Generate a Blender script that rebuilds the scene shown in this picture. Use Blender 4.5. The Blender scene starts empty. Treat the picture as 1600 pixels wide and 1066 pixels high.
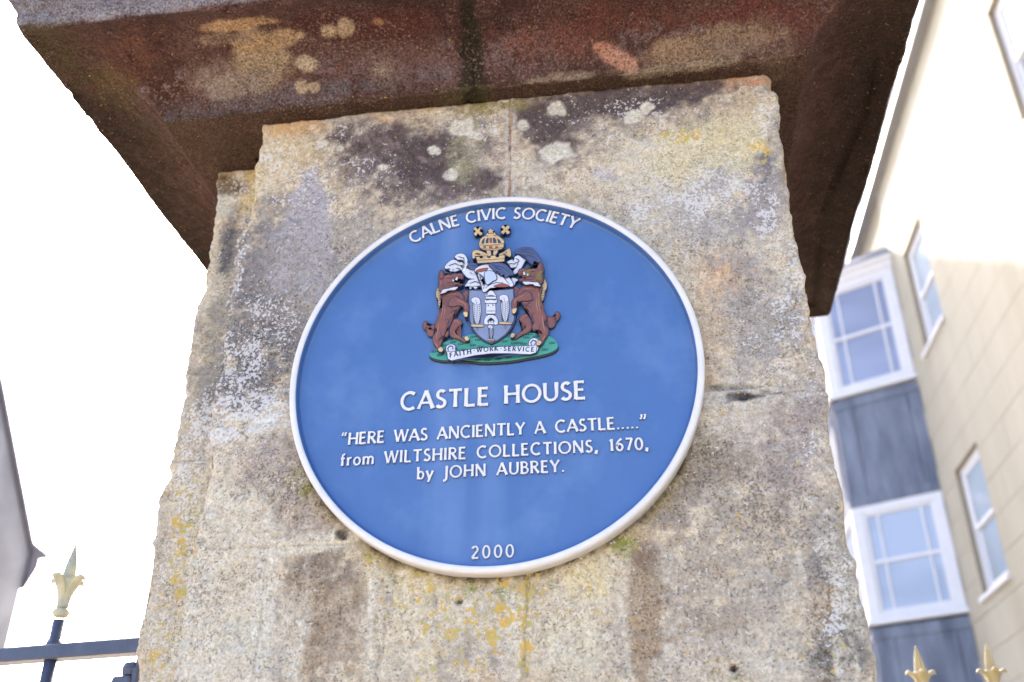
import bpy, bmesh, math, random
import numpy as np
from mathutils import Vector, Matrix

# ------------------------------------------------------------------ camera, light, exposure
S = bpy.context.scene
COL = S.collection
R = math.radians
CAM = np.array([0.17071, -1.04411, 1.51340])
YAW, PITCH, ROLL = 0.141492, 0.502139, -0.000291
FPX = 1.020805 * 1500.0
ZP = 2.05                                     # height of the plaque's centre
_f = np.array([-math.sin(YAW) * math.cos(PITCH), math.cos(YAW) * math.cos(PITCH), math.sin(PITCH)])
_r = np.array([math.cos(YAW), math.sin(YAW), 0.0])
_u = np.cross(_r, _f)
_r, _u = math.cos(ROLL) * _r + math.sin(ROLL) * _u, -math.sin(ROLL) * _r + math.cos(ROLL) * _u
cd = bpy.data.cameras.new('camera')
cam = bpy.data.objects.new('camera', cd)
COL.objects.link(cam)
cam.matrix_world = Matrix(((_r[0], _u[0], -_f[0], CAM[0]), (_r[1], _u[1], -_f[1], CAM[1]),
                           (_r[2], _u[2], -_f[2], CAM[2]), (0, 0, 0, 1)))
cd.sensor_width = 36
cd.lens = FPX / 1600 * 36
cd.clip_start = 0.05
cd.clip_end = 3000
cd.dof.use_dof = True
cd.dof.focus_distance = float((np.array([0, 0, ZP]) - CAM) @ _f)
cd.dof.aperture_fstop = 4.5
S.camera = cam

SUN_DIR = Vector((-0.30, 1.0, 0.688)).normalized()      # towards the sun
SUN_EL = math.asin(SUN_DIR.z)
SUN_AZ = math.atan2(SUN_DIR.x, SUN_DIR.y)
world = bpy.data.worlds.new('World')
S.world = world
world.use_nodes = True
wn = world.node_tree.nodes
sky = wn.new('ShaderNodeTexSky')
sky.sky_type = 'NISHITA'
sky.sun_disc = False
sky.sun_elevation = SUN_EL
sky.sun_rotation = SUN_AZ
sky.air_density = 0.6
sky.dust_density = 4.0
sky.ozone_density = 1.0
world.node_tree.links.new(sky.outputs[0], wn['Background'].inputs[0])
wn['Background'].inputs[1].default_value = 0.15
sl = bpy.data.lights.new('sun', 'SUN')
sl.energy = 2.0
sl.angle = R(0.5)
sl.color = (1.0, 0.92, 0.80)
sun = bpy.data.objects.new('sun', sl)
COL.objects.link(sun)
sun.rotation_euler = SUN_DIR.to_track_quat('Z', 'Y').to_euler()
S.view_settings.view_transform = 'Standard'
S.view_settings.look = 'None'
S.view_settings.exposure = 2.8
S.view_settings.gamma = 1.0
S.view_settings.use_curve_mapping = False
S.render.engine = 'CYCLES'
S.cycles.max_bounces = 8

# ------------------------------------------------------------------ helpers
rnd = random.Random(7)
ALB = 0.52                                    # albedo per unit of picture value


def ray(x, y):
    return _f + _r * ((x - 800) / FPX) - _u * ((y - 533) / FPX)


def on_y(x, y, Y):
    d = ray(x, y)
    return CAM + d * ((Y - CAM[1]) / d[1])


def to_map(P):
    """stain-map coordinates of points (n,3)"""
    d = P - CAM
    w = d @ _f
    return 800 + FPX * (d @ _r) / w, 533 - FPX * (d @ _u) / w


def lin(c):
    c = np.asarray(c, float) / 255.0
    return np.where(c <= 0.04045, c / 12.92, ((c + 0.055) / 1.055) ** 2.4)


def pc(c, k=1.0):
    """albedo of a surface whose colour in daylight shade reads c (0-255)"""
    return lin(c) * ALB * k


def tag(o, label=None, cat=None, group=None, kind=None):
    if label: o['label'] = label
    if cat: o['category'] = cat
    if group: o['group'] = group
    if kind: o['kind'] = kind
    return o


def empty(name, loc=(0, 0, 0), rz=0.0):
    o = bpy.data.objects.new(name, None)
    COL.objects.link(o)
    o.location = loc
    o.rotation_euler = (0, 0, rz)
    o.empty_display_size = 0.1
    return o


def link_mesh(name, me, mat=None, parent=None):
    o = bpy.data.objects.new(name, me)
    COL.objects.link(o)
    if mat and not me.materials:
        me.materials.append(mat)
    if parent is not None:
        o.parent = parent
    return o


def obj(name, bm, mat=None, parent=None, smooth=False):
    me = bpy.data.meshes.new(name)
    bm.to_mesh(me)
    bm.free()
    if smooth:
        me.polygons.foreach_set('use_smooth', [True] * len(me.polygons))
    return link_mesh(name, me, mat, parent)


def box(bm, a, b, bev=0.0, M=None):
    x0, y0, z0 = a
    x1, y1, z1 = b
    co = [(x0, y0, z0), (x1, y0, z0), (x1, y1, z0), (x0, y1, z0), (x0, y0, z1), (x1, y0, z1), (x1, y1, z1), (x0, y1, z1)]
    vs = [bm.verts.new(M @ Vector(c) if M else c) for c in co]
    fs = [bm.faces.new([vs[i] for i in q]) for q in ((0, 3, 2, 1), (4, 5, 6, 7), (0, 1, 5, 4), (1, 2, 6, 5), (2, 3, 7, 6), (3, 0, 4, 7))]
    if bev:
        es = list({e for f in fs for e in f.edges})
        bmesh.ops.bevel(bm, geom=es, offset=bev, segments=1, affect='EDGES')


def prism(bm, pts, M, h, z0=0.0):
    """polygon pts (2-D) extruded from z0 to h, placed by M"""
    n = len(pts)
    a = [bm.verts.new(M @ Vector((x, y, z0))) for x, y in pts]
    b = [bm.verts.new(M @ Vector((x, y, h))) for x, y in pts]
    try:
        bm.faces.new(b)
        bm.faces.new(a[::-1])
    except ValueError:
        pass
    for i in range(n):
        j = (i + 1) % n
        bm.faces.new((a[i], a[j], b[j], b[i]))


def lathe(bm, prof, n=24, M=None, ph=0.0, sq=None):
    rings = []
    for k, (r, z) in enumerate(prof):
        ring = []
        for i in range(n):
            t = 2 * math.pi * i / n + ph
            rr = r * (sq(t, k) if sq else 1)
            v = Vector((rr * math.cos(t), rr * math.sin(t), z))
            ring.append(bm.verts.new(M @ v if M else v))
        rings.append(ring)
    for a, b in zip(rings, rings[1:]):
        for i in range(n):
            j = (i + 1) % n
            bm.faces.new((a[i], a[j], b[j], b[i]))
    bm.faces.new(rings[0][::-1])
    bm.faces.new(rings[-1])


# noise ------------------------------------------------------------
_rs = np.random.RandomState(11)
_T = _rs.rand(32, 32, 32).astype(np.float32)


def vnoise(P, sc, off=0.0):
    q = P / sc + np.array([off, off * 1.7 + 3.1, off * 0.6 + 7.7])
    i = np.floor(q).astype(np.int64)
    f = q - i
    f = f * f * (3 - 2 * f)
    i0 = i & 31
    i1 = (i + 1) & 31
    x0, y0, z0 = i0.T
    x1, y1, z1 = i1.T
    fx, fy, fz = f.T
    a = _T[x0, y0, z0] * (1 - fx) + _T[x1, y0, z0] * fx
    b = _T[x0, y1, z0] * (1 - fx) + _T[x1, y1, z0] * fx
    c = _T[x0, y0, z1] * (1 - fx) + _T[x1, y0, z1] * fx
    d = _T[x0, y1, z1] * (1 - fx) + _T[x1, y1, z1] * fx
    return (a * (1 - fy) + b * fy) * (1 - fz) + (c * (1 - fy) + d * fy) * fz


def fbm(P, sc, o=4, off=0.0, g=0.5):
    s = 0
    a = 1.0
    t = 0.0
    for k in range(o):
        s = s + a * vnoise(P, sc / 2 ** k, off + k * 5.3)
        t += a
        a *= g
    return s / t


def sstep(a, b, x):
    t = np.clip((x - a) / (b - a), 0, 1)
    return t * t * (3 - 2 * t)


def blob(X, Y, cx, cy, rx, ry, ang=0.0, wob=0.0, soft=0.5):
    c, s = math.cos(R(ang)), math.sin(R(ang))
    dx, dy = X - cx, Y - cy
    d = np.sqrt(((c * dx + s * dy) / rx) ** 2 + ((-s * dx + c * dy) / ry) ** 2) + wob
    return 1 - sstep(1 - soft, 1 + soft, d)


# ------------------------------------------------------------------ materials
def mat(name):
    m = bpy.data.materials.new(name)
    m.use_nodes = True
    nt = m.node_tree
    b = nt.nodes['Principled BSDF']
    return m, nt, b


def nd(nt, t, **kw):
    n = nt.nodes.new(t)
    for k, v in kw.items():
        if k in n.inputs:
            n.inputs[k].default_value = v
        else:
            setattr(n, k, v)
    return n


def mix(nt, fac, a, b, mode='MIX'):
    m = nt.nodes.new('ShaderNodeMix')
    m.data_type = 'RGBA'
    m.blend_type = mode
    for i, v in ((0, fac), (6, a), (7, b)):
        if isinstance(v, bpy.types.NodeSocket):
            nt.links.new(v, m.inputs[i])
        elif isinstance(v, (int, float)):
            m.inputs[i].default_value = v
        else:
            m.inputs[i].default_value = (*v, 1) if len(v) == 3 else v
    return m.outputs[2]


def ramp(nt, src, p0, p1, c0=(0, 0, 0), c1=(1, 1, 1)):
    r = nt.nodes.new('ShaderNodeValToRGB')
    r.color_ramp.elements[0].position = p0
    r.color_ramp.elements[1].position = p1
    r.color_ramp.elements[0].color = (*c0, 1)
    r.color_ramp.elements[1].color = (*c1, 1)
    nt.links.new(src, r.inputs[0])
    return r.outputs[0]


def noise(nt, sc, det=4, rough=0.6, vec=None, dim='3D'):
    n = nt.nodes.new('ShaderNodeTexNoise')
    n.inputs['Scale'].default_value = sc
    n.inputs['Detail'].default_value = det
    n.inputs['Roughness'].default_value = rough
    if vec is not None:
        nt.links.new(vec, n.inputs['Vector'])
    return n.outputs[0]


def geo_pos(nt):
    return nt.nodes.new('ShaderNodeNewGeometry').outputs['Position']


def stone_material(name, grain=(0.62, 1.34), bump=0.5, crust=(.60, .59, .57), ck=.72):
    """weathered stone: colour from the painted attribute, grain, pits and fine relief on top"""
    m, nt, b = mat(name)
    P = geo_pos(nt)
    at = nt.nodes.new('ShaderNodeVertexColor')
    at.layer_name = 'col'
    n1 = noise(nt, 330, 5, 0.72, P)
    n2 = noise(nt, 150, 3, 0.6, P)
    g1 = ramp(nt, n1, 0.38, 0.62, (grain[0] * 1.02, grain[0] * .98, grain[0] * .92), (grain[1],) * 3)
    g2 = ramp(nt, n2, 0.33, 0.68, (0.80, 0.79, 0.77), (1.16, 1.16, 1.17))
    c = mix(nt, 1.0, at.outputs[0], g1, 'MULTIPLY')
    c = mix(nt, 1.0, c, g2, 'MULTIPLY')
    at2 = nt.nodes.new('ShaderNodeVertexColor')
    at2.layer_name = 'lay'
    sp = nd(nt, 'ShaderNodeSeparateColor')
    nt.links.new(at2.outputs[0], sp.inputs[0])
    masks = []
    for k, (sc, off, p0, p1, gain) in enumerate(((250, 0, .650, .695, .30), (330, 5, .640, .700, .24), (170, 9, .690, .725, .37))):
        mp = nd(nt, 'ShaderNodeMapping')
        mp.inputs['Location'].default_value = (off, off * 2, off * .5)
        nt.links.new(P, mp.inputs['Vector'])
        nn = noise(nt, sc, 3, .62, mp.outputs[0])
        ma = nd(nt, 'ShaderNodeMath', operation='MULTIPLY_ADD')
        nt.links.new(sp.outputs[k], ma.inputs[0])
        ma.inputs[1].default_value = gain
        nt.links.new(nn, ma.inputs[2])
        masks.append(ramp(nt, ma.outputs[0], p0, p1))
    vy = ramp(nt, noise(nt, 60, 2, .5, P), .42, .58, tuple(pc((212, 170, 66), 1.6)), tuple(pc((184, 172, 96), 1.6)))
    c = mix(nt, mix(nt, .68, masks[1], (0, 0, 0)) if False else masks[1], c, mix(nt, .72, c, mix(nt, 1.0, c, (.36, .33, .30), 'MULTIPLY')))
    c = mix(nt, masks[2], c, mix(nt, .85, c, vy))
    c = mix(nt, masks[0], c, mix(nt, ck, c, crust))
    nt.links.new(c, b.inputs['Base Color'])
    b.inputs['Roughness'].default_value = 0.92
    b.inputs['Specular IOR Level'].default_value = 0.25
    bp = nd(nt, 'ShaderNodeBump')
    bp.inputs['Strength'].default_value = bump
    bp.inputs['Distance'].default_value = 0.0016
    ad = nd(nt, 'ShaderNodeMath', operation='ADD')
    nt.links.new(n1, ad.inputs[0])
    nt.links.new(n2, ad.inputs[1])
    a2 = nd(nt, 'ShaderNodeMath', operation='MULTIPLY_ADD')
    nt.links.new(masks[0], a2.inputs[0])
    a2.inputs[1].default_value = .35
    nt.links.new(ad.outputs[0], a2.inputs[2])
    a3 = nd(nt, 'ShaderNodeMath', operation='MULTIPLY_ADD')
    nt.links.new(masks[1], a3.inputs[0])
    a3.inputs[1].default_value = -.55
    nt.links.new(a2.outputs[0], a3.inputs[2])
    nt.links.new(a3.outputs[0], bp.inputs['Height'])
    nt.links.new(bp.outputs[0], b.inputs['Normal'])
    return m


def plain(name, col, rough=0.6, var=0.12, sc=3.0, metal=0.0, spec=0.5, streak=False, bump=0.0, c2=None):
    m, nt, b = mat(name)
    P = geo_pos(nt)
    mp = nd(nt, 'ShaderNodeMapping')
    nt.links.new(P, mp.inputs['Vector'])
    if streak:
        mp.inputs['Scale'].default_value = (1, 1, 0.22)
    n = noise(nt, sc, 5, 0.6, mp.outputs[0])
    col = np.asarray(col, float)
    lo = tuple(np.clip(col * (1 - var), 0, 1)) if c2 is None else tuple(c2)
    c = ramp(nt, n, 0.3, 0.7, lo, tuple(np.clip(col * (1 + var * 0.6), 0, 1)))
    nt.links.new(c, b.inputs['Base Color'])
    b.inputs['Roughness'].default_value = rough
    b.inputs['Metallic'].default_value = metal
    b.inputs['Specular IOR Level'].default_value = spec
    if bump:
        bp = nd(nt, 'ShaderNodeBump')
        bp.inputs['Strength'].default_value = bump
        bp.inputs['Distance'].default_value = 0.002
        nt.links.new(noise(nt, sc * 12, 3, 0.6, P), bp.inputs['Height'])
        nt.links.new(bp.outputs[0], b.inputs['Normal'])
    return m


M_STONE = stone_material('weathered_limestone', (.80, 1.18))
M_CAP = stone_material('grimy_cap_stone', (0.55, 1.42), 0.8, tuple(pc((178, 150, 138), 1.2)), .55)
M_MORTAR = plain('lime_mortar', pc((182, 170, 152), 1.6), 0.95, 0.3, 60)

# ------------------------------------------------------------------ ground
bm = bmesh.new()
vs = [bm.verts.new(c) for c in ((-900, -900, 0), (900, -900, 0), (900, 900, 0), (-900, 900, 0))]
bm.faces.new(vs)
M_GROUND = plain('pale_paving', (0.40, 0.34, 0.27), 0.9, 0.25, 1.3)
tag(obj('ground', bm, M_GROUND), kind='structure')

# ------------------------------------------------------------------ gate pier
XL, XR = -0.3502, 0.3815
XB, YB = -0.4535, 0.0986
ZT = 2.4838
PD = 0.60


def pier_paint(P, nib=False):
    """stains, lichen and weathering of the pier's face, laid out over the face"""
    F = P.copy()
    F[:, 1] = 0 if not nib else YB
    X, Y = to_map(F)
    w1 = fbm(P, 0.10, 4, 1.0) - 0.5
    w2 = fbm(P, 0.035, 4, 9.0) - 0.5
    w3 = fbm(P, 0.012, 3, 21.0) - 0.5
    f4 = fbm(P, 0.0065, 2, 31.0)
    W = w1 * 1.3 + w2 * 1.4
    W2 = w2 * 1.8 + w3 * 1.6

    def B(cx, cy, rx, ry, a=0, k=1.0, s=0.5):
        return blob(X, Y, cx, cy, rx, ry, a, W * k, s)

    c = np.empty((len(P), 3))
    KS = 1.62
    nf = fbm(P, 0.0085, 3, 131.) - .5
    nf2 = fbm(P, 0.02, 3, 137.) - .5
    c[:] = pc((198, 183, 160), KS)

    def lay(m, col, amt=1.0):
        m = np.clip(m * amt, 0, 1)
        m = np.clip(m + (nf * 2.6 + nf2 * 1.4) * m * (1 - m) * 2.2, 0, 1)[:, None]
        c[:] = c * (1 - m) + pc(col, KS) * m

    lay(sstep(-0.06, 0.16, w1), (196, 184, 164), 0.7)
    lay(sstep(0.02, 0.2, fbm(P, 0.07, 4, 44.0) - 0.5), (180, 160, 136), 0.6)
    lay(sstep(0.0, 0.2, fbm(P, 0.16, 4, 54.0) - 0.5), (164, 156, 148), 0.6)
    lay(sstep(.02, .2, nf2 + nf * .5), (208, 198, 180), .55)
    lay(sstep(.04, .22, fbm(P, .017, 3, 141.) - .5), (150, 138, 124), .6)
    lay(sstep(.02, .2, fbm(P, .05, 3, 149.) - .5), (188, 166, 136), .5)
    # cream and ochre fields
    for cx, cy, rx, ry, a, col, k in (
            (470, 250, 75, 60, 0, (206, 186, 150), .8), (560, 270, 60, 60, 0, (200, 186, 160), .5),
            (1080, 250, 150, 60, -12, (208, 196, 160), .8), (960, 240, 80, 45, 0, (204, 194, 172), .6),
            (1140, 430, 45, 35, 0, (200, 166, 132), .8), (1110, 520, 55, 60, 10, (196, 172, 142), .6),
            (1030, 380, 60, 50, 0, (200, 184, 158), .6), (390, 300, 14, 110, 8, (204, 184, 142), .8),
            (330, 560, 20, 160, 9, (198, 180, 142), .7), (700, 960, 190, 80, 0, (200, 188, 164), .7),
            (900, 960, 90, 110, 0, (202, 190, 166), .7), (360, 830, 90, 130, 0, (200, 190, 170), .8),
            (360, 1000, 110, 80, 0, (198, 190, 172), .7), (1200, 960, 90, 120, 0, (196, 186, 168), .6),
            (1180, 700, 100, 70, 0, (190, 180, 168), .7), (1040, 760, 60, 50, 0, (196, 176, 146), .5),
            (930, 870, 60, 50, -30, (206, 190, 150), .7), (600, 880, 80, 35, 25, (204, 190, 150), .6),
            (460, 200, 60, 12, -6, (206, 168, 122), .9), (600, 187, 22, 7, 0, (222, 182, 142), .9),
            (1130, 130, 70, 10, -6, (186, 140, 112), .8)):
        lay(B(cx, cy, rx, ry, a), col, k)
    # grey weathering
    for cx, cy, rx, ry, a, col, k in (
            (440, 470, 95, 130, 15, (134, 126, 122), .85), (400, 590, 60, 60, 0, (124, 118, 114), .85),
            (480, 400, 60, 80, 0, (150, 142, 136), .6), (560, 380, 50, 60, 0, (160, 152, 142), .5),
            (700, 250, 90, 60, 0, (146, 134, 128), .7), (430, 720, 100, 60, 0, (164, 152, 142), .6),
            (470, 790, 60, 45, 20, (158, 144, 130), .6), (1190, 500, 60, 90, 0, (158, 152, 146), .7),
            (1100, 330, 100, 60, 0, (168, 162, 156), .7), (1190, 320, 45, 50, 0, (150, 142, 142), .7),
            (1090, 740, 90, 60, -25, (146, 134, 120), .75), (1240, 700, 40, 90, 10, (158, 146, 140), .6),
            (1150, 800, 100, 50, 0, (156, 146, 134), .55), (1290, 860, 35, 110, 10, (136, 128, 122), .8),
            (1320, 1000, 35, 120, 10, (124, 118, 110), .85), (1270, 640, 22, 60, 8, (150, 140, 134), .6),
            (1180, 900, 80, 90, 0, (160, 150, 138), .5), (1085, 940, 55, 120, 0, (160, 146, 130), .6),
            (1210, 250, 16, 120, 5, (150, 144, 140), .5), (395, 500, 60, 150, 14, (120, 114, 112), .6), (340, 500, 20, 130, 9, (150, 144, 134), .6)):
        lay(B(cx, cy, rx, ry, a, 1.0, .6), col, min(1.0, k * 1.3))
    # the two brown run-off patches below the plaque
    lay(blob(X, Y, 508, 960, 66, 105, 0, W * .5, .22), (150, 132, 112), .75)
    lay(blob(X, Y, 508, 890, 60, 40, 0, W * .5, .3), (134, 118, 102), .55)
    lay(blob(X, Y, 1008, 960, 34, 110, 0, W * .4, .25), (156, 136, 112), .9)
    lay(blob(X, Y, 1010, 870, 22, 22, 0, W * .4, .4), (128, 108, 92), .7)
    # black algae hanging from the cap
    D = np.maximum.reduce([B(590, 225, 75, 32, 0), B(680, 240, 70, 46, 0), B(730, 285, 50, 26, 0), B(650, 300, 60, 22, 0) * .6,
                           B(850, 195, 45, 38, 0), B(920, 165, 90, 22, -6), B(1000, 160, 70, 26, -10),
                           B(880, 220, 34, 26, 0) * .8, B(1080, 145, 60, 12, -8), B(540, 210, 26, 22, 0)])
    H = np.maximum.reduce([B(610, 240, 120, 60, 0, 1, .8), B(700, 260, 90, 70, 0, 1, .8), B(880, 200, 90, 60, 0, 1, .8), B(980, 170, 110, 40, -8, 1, .8)])
    lay(H, (132, 120, 116), .8)
    lay(D, (84, 72, 72), .95)
    lay(D * sstep(.02, .14, w2 + w3), (120, 106, 104), .7)
    lay(B(355, 385, 16, 60, 8), (94, 92, 96), .8)                 # nib, dark upper end
    lay(B(345, 320, 20, 20, 0) if nib else np.zeros(len(P)), (196, 196, 188), .7)
    lay(B(360, 290, 26, 12, 0) if nib else np.zeros(len(P)), (96, 76, 56), .85)
    # smooth lilac-grey run-off streak and pale vertical ones
    st = blob(X, Y, 483, 320, 20 + np.clip((Y - 270) * .22, 0, 60), 62, 4, W * .35, .25)
    lay(st, (166, 160, 164), .95)
    st2 = blob(X, Y, 470, 410, 52, 70, 14, W * .5, .5)
    lay(st2, (158, 152, 152), .8)
    lay(blob(X, Y, 1000, 300, 60, 70, 0, W, .5), (190, 186, 178), .4)
    lay(sstep(.56, .66, fbm(P * np.array([1, 1, .10]), 0.022, 3, 70.)) * sstep(700, 900, Y), (206, 198, 182), .5)
    lay(sstep(.58, .68, fbm(P * np.array([1, 1, .12]), 0.03, 3, 76.)) * sstep(240, 420, Y), (144, 134, 124), .35)
    # green below cap joint and round the plaque's lower edge
    lay(B(730, 240, 24, 50, 0), (160, 156, 124), .6)
    lay(B(755, 170, 60, 10, -6), (140, 128, 84), .7)
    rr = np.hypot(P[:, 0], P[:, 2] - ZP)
    low = sstep(-.08, -.2, P[:, 2] - ZP) * (1 - sstep(.252, .275 + .05 * w2, rr))
    lay(low, (150, 134, 92), .55)
    lay(low * sstep(.02, .1, w2), (134, 138, 62), .9)
    lay((1 - sstep(.250, .258, rr)) * sstep(0, -.2, P[:, 2] - ZP), (74, 62, 48), .7)  # dark brown ring hugging the plaque's lower edge
    # mortar bands
    def band(ax, ay, bx, by, hw, col, k, s=.5, wb=1.0):
        vx, vy = bx - ax, by - ay
        L = math.hypot(vx, vy)
        t = ((X - ax) * vx + (Y - ay) * vy) / L
        d = np.abs((X - ax) * vy - (Y - ay) * vx) / L
        m = (1 - sstep(hw * (1 - s), hw * (1 + s), d + W * hw * wb)) * sstep(-12, 6, t) * (1 - sstep(L - 6, L + 12, t))
        lay(m, col, k)
    band(420, 862, 404, 1080, 17, (202, 194, 178), .75)
    band(425, 860, 560, 838, 12, (208, 198, 178), .8)
    band(797, 176, 796, 304, 8, (186, 180, 170), .8)
    band(798, 180, 796, 304, 2.6, (150, 104, 66), .8, .6, 1.6)
    band(826, 900, 816, 1080, 2.6, (132, 116, 90), .55, .6, 1.5)
    band(330, 690, 455, 655, 13, (206, 204, 198), .75)
    band(1100, 622, 1270, 612, 9, (192, 186, 176), .5)
    band(1112, 606, 1200, 602, 4, (120, 112, 104), .7)
    band(1142, 621, 1190, 619, 6, (66, 60, 60), .9, .5, 2.0)
    band(1190, 612, 1230, 616, 3, (120, 108, 98), .7)
    lay(B(535, 835, 10, 8, 0), (70, 62, 56), .8)
    # white lichen crusts, crisp edged
    k3 = w3 * 1.1 + w2 * .6 + (f4 - .5) * .55
    lw = np.maximum.reduce([B(395, 640, 70, 40, -10) * 1.1, B(380, 560, 55, 70, 0) * .75, B(350, 680, 60, 30, 0) * 1.0, B(420, 500, 60, 60, 0) * .5,
                            B(370, 430, 10, 120, 9) * .9, B(1000, 330, 40, 30, 30) * .8, B(1110, 305, 90, 40, -8) * .95,
                            B(1040, 290, 40, 20, 0) * .6, B(1200, 330, 26, 50, 0) * .85, B(1160, 290, 14, 12, 0) * .9,
                            B(1245, 430, 30, 140, 10) * .75, B(985, 170, 45, 14, -10) * .8, B(1190, 190, 18, 40, 0) * .7,
                            B(430, 260, 50, 60, 0) * .62, B(520, 205, 30, 30, 0) * .55, B(500, 280, 120, 50, 0) * .4,
                            B(1200, 560, 60, 60, 0) * .4, B(300, 720, 24, 80, 8) * .8, B(250, 950, 14, 120, 6) * .6,
                            B(1000, 200, 120, 40, 0) * .45, B(1310, 930, 20, 90, 8) * .6, B(1270, 700, 16, 90, 8) * .5,
                            B(760, 200, 30, 26, 0) * .5, B(380, 250, 14, 70, 6) * .9])
    LW = np.clip(lw * .68 + w3 * .9 + w2 * .8 - .06, 0, .85)
    for cx, cy, rx, ry in ((715, 200, 18, 15), (742, 213, 16, 7), (706, 273, 11, 8), (816, 198, 11, 9), (560, 206, 4, 4), (486, 198, 5, 3),
                           (531, 233, 7, 4), (500, 226, 10, 7), (770, 207, 6, 5), (868, 170, 12, 10), (1150, 290, 10, 9), (990, 182, 14, 8),
                           (1010, 170, 8, 7), (870, 235, 22, 12), (945, 273, 18, 8), (680, 235, 8, 6), (600, 262, 8, 5)):
        lay(blob(X, Y, cx, cy, rx, ry, 0, W2 * .9, .25), (206, 200, 186), .9)
    # yellow and orange lichen
    ly = np.maximum.reduce([B(770, 960, 110, 60, -20) * 1.0, B(820, 960, 20, 90, 0) * 1.1, B(660, 930, 70, 40, 0) * .6, B(1055, 213, 45, 14, 0) * 1.0,
                            B(545, 290, 30, 30, 0) * .35, B(1190, 235, 20, 24, 0) * .9, B(740, 1020, 60, 60, 0) * .7, B(900, 930, 60, 40, 0) * .35,
                            B(280, 860, 22, 110, 8) * .85, B(300, 780, 20, 70, 8) * .8, B(400, 300, 10, 60, 8) * .7, B(245, 1000, 14, 80, 6) * .7,
                            B(1140, 640, 20, 10, 0) * .5, B(1150, 830, 30, 10, 0) * .55, B(1310, 1030, 18, 40, 0) * .6, B(1040, 770, 40, 30, 0) * .3,
                            B(580, 880, 60, 20, 30) * .5])
    yk = fbm(P, 0.0095, 3, 88.) * .75 + fbm(P, .03, 2, 89.) * .25 - .5
    ym = sstep(.15, .24, yk + ly * .34 - .17)
    ycol = sstep(.45, .55, vnoise(P, .03, 5.))[:, None]
    yc = pc((198, 164, 72), KS) * ycol + pc((180, 168, 96), KS) * (1 - ycol)
    LY = np.clip(ly * .60 + yk * 1.6 - .12, 0, .8)
    # dark pitting
    pk = fbm(P, 0.011, 3, 101.) - .5
    dk = np.maximum.reduce([B(400, 560, 70, 110, 0) * .9, B(1090, 740, 110, 60, 0) * .8, B(320, 900, 60, 160, 0) * .65, B(500, 950, 70, 100, 0) * .6,
                            B(1300, 950, 50, 140, 0) * .9, B(1010, 950, 40, 110, 0) * .7, B(1210, 800, 90, 120, 0) * .7, B(430, 750, 110, 60, 0) * .75,
                            B(1190, 480, 80, 80, 0) * .6, np.full(len(P), .38)])
    LD = np.clip(dk * .62 + pk * .8 + w2 * .5 + .0, 0, .9)
    lay(blob(X, Y, 1147, 1045, 7, 8, 0, W2 * .2, .2), (70, 48, 32), .95)
    lay(blob(X, Y, 1150, 1058, 9, 5, 0, W2 * .3, .4), (128, 138, 92), .6)
    lay(blob(X, Y, 718, 940, 4, 4, 0, 0, .2), (50, 40, 34), .9)
    lay(blob(X, Y, 1190, 262, 16, 22, 0, W2 * .4, .2), (128, 120, 122), .8)
    lay(blob(X, Y, 945, 270, 26, 9, 12, W2 * .5, .3), (178, 172, 176), .8)
    c *= np.array([1.0, 1.025, 1.01]) * 1.06
    return c, np.stack([LW, LD, LY], 1), X, Y


def set_colors(me, c, l):
    for nm, v in (('col', c), ('lay', l)):
        a = me.color_attributes.new(nm, 'FLOAT_COLOR', 'POINT')
        d = np.ones((len(c), 4), np.float32)
        d[:, :3] = v
        a.data.foreach_set('color', d.ravel())


def grid_mesh(name, P, nu, nv, mat_, parent, c, l, flip=False):
    idx = np.arange(nu * nv).reshape(nv, nu)
    q = np.stack([idx[:-1, :-1], idx[:-1, 1:], idx[1:, 1:], idx[1:, :-1]], -1).reshape(-1, 4)
    if flip:
        q = q[:, ::-1]
    me = bpy.data.meshes.new(name)
    me.vertices.add(len(P))
    me.vertices.foreach_set('co', P.astype(np.float32).ravel())
    me.loops.add(q.size)
    me.loops.foreach_set('vertex_index', q.ravel().astype(np.int32))
    me.polygons.add(len(q))
    me.polygons.foreach_set('loop_start', np.arange(0, q.size, 4, dtype=np.int32))
    me.polygons.foreach_set('loop_total', np.full(len(q), 4, np.int32))
    me.polygons.foreach_set('use_smooth', np.ones(len(q), bool))
    me.update(calc_edges=True)
    me.validate()
    set_colors(me, c, l)
    return link_mesh(name, me, mat_, parent)


def axis(a, b, da, db, res, rr):
    """samples along a block's width: da / db are how far its two ends return in depth"""
    n = max(2, int((b - a) / res))
    mid = np.linspace(a, b, n + 1)
    def ret(d):
        m = max(3, int(min(d, 0.06) / res))
        t = np.linspace(0, 1, m + 1)[1:]
        s = t * min(d, 0.06)
        if d > 0.06:
            s = np.concatenate([s, np.linspace(0.06, d, max(2, int((d - .06) / rr)) + 1)[1:]])
        return s
    return np.concatenate([(a - ret(da))[::-1], mid, b + ret(db)])


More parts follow.
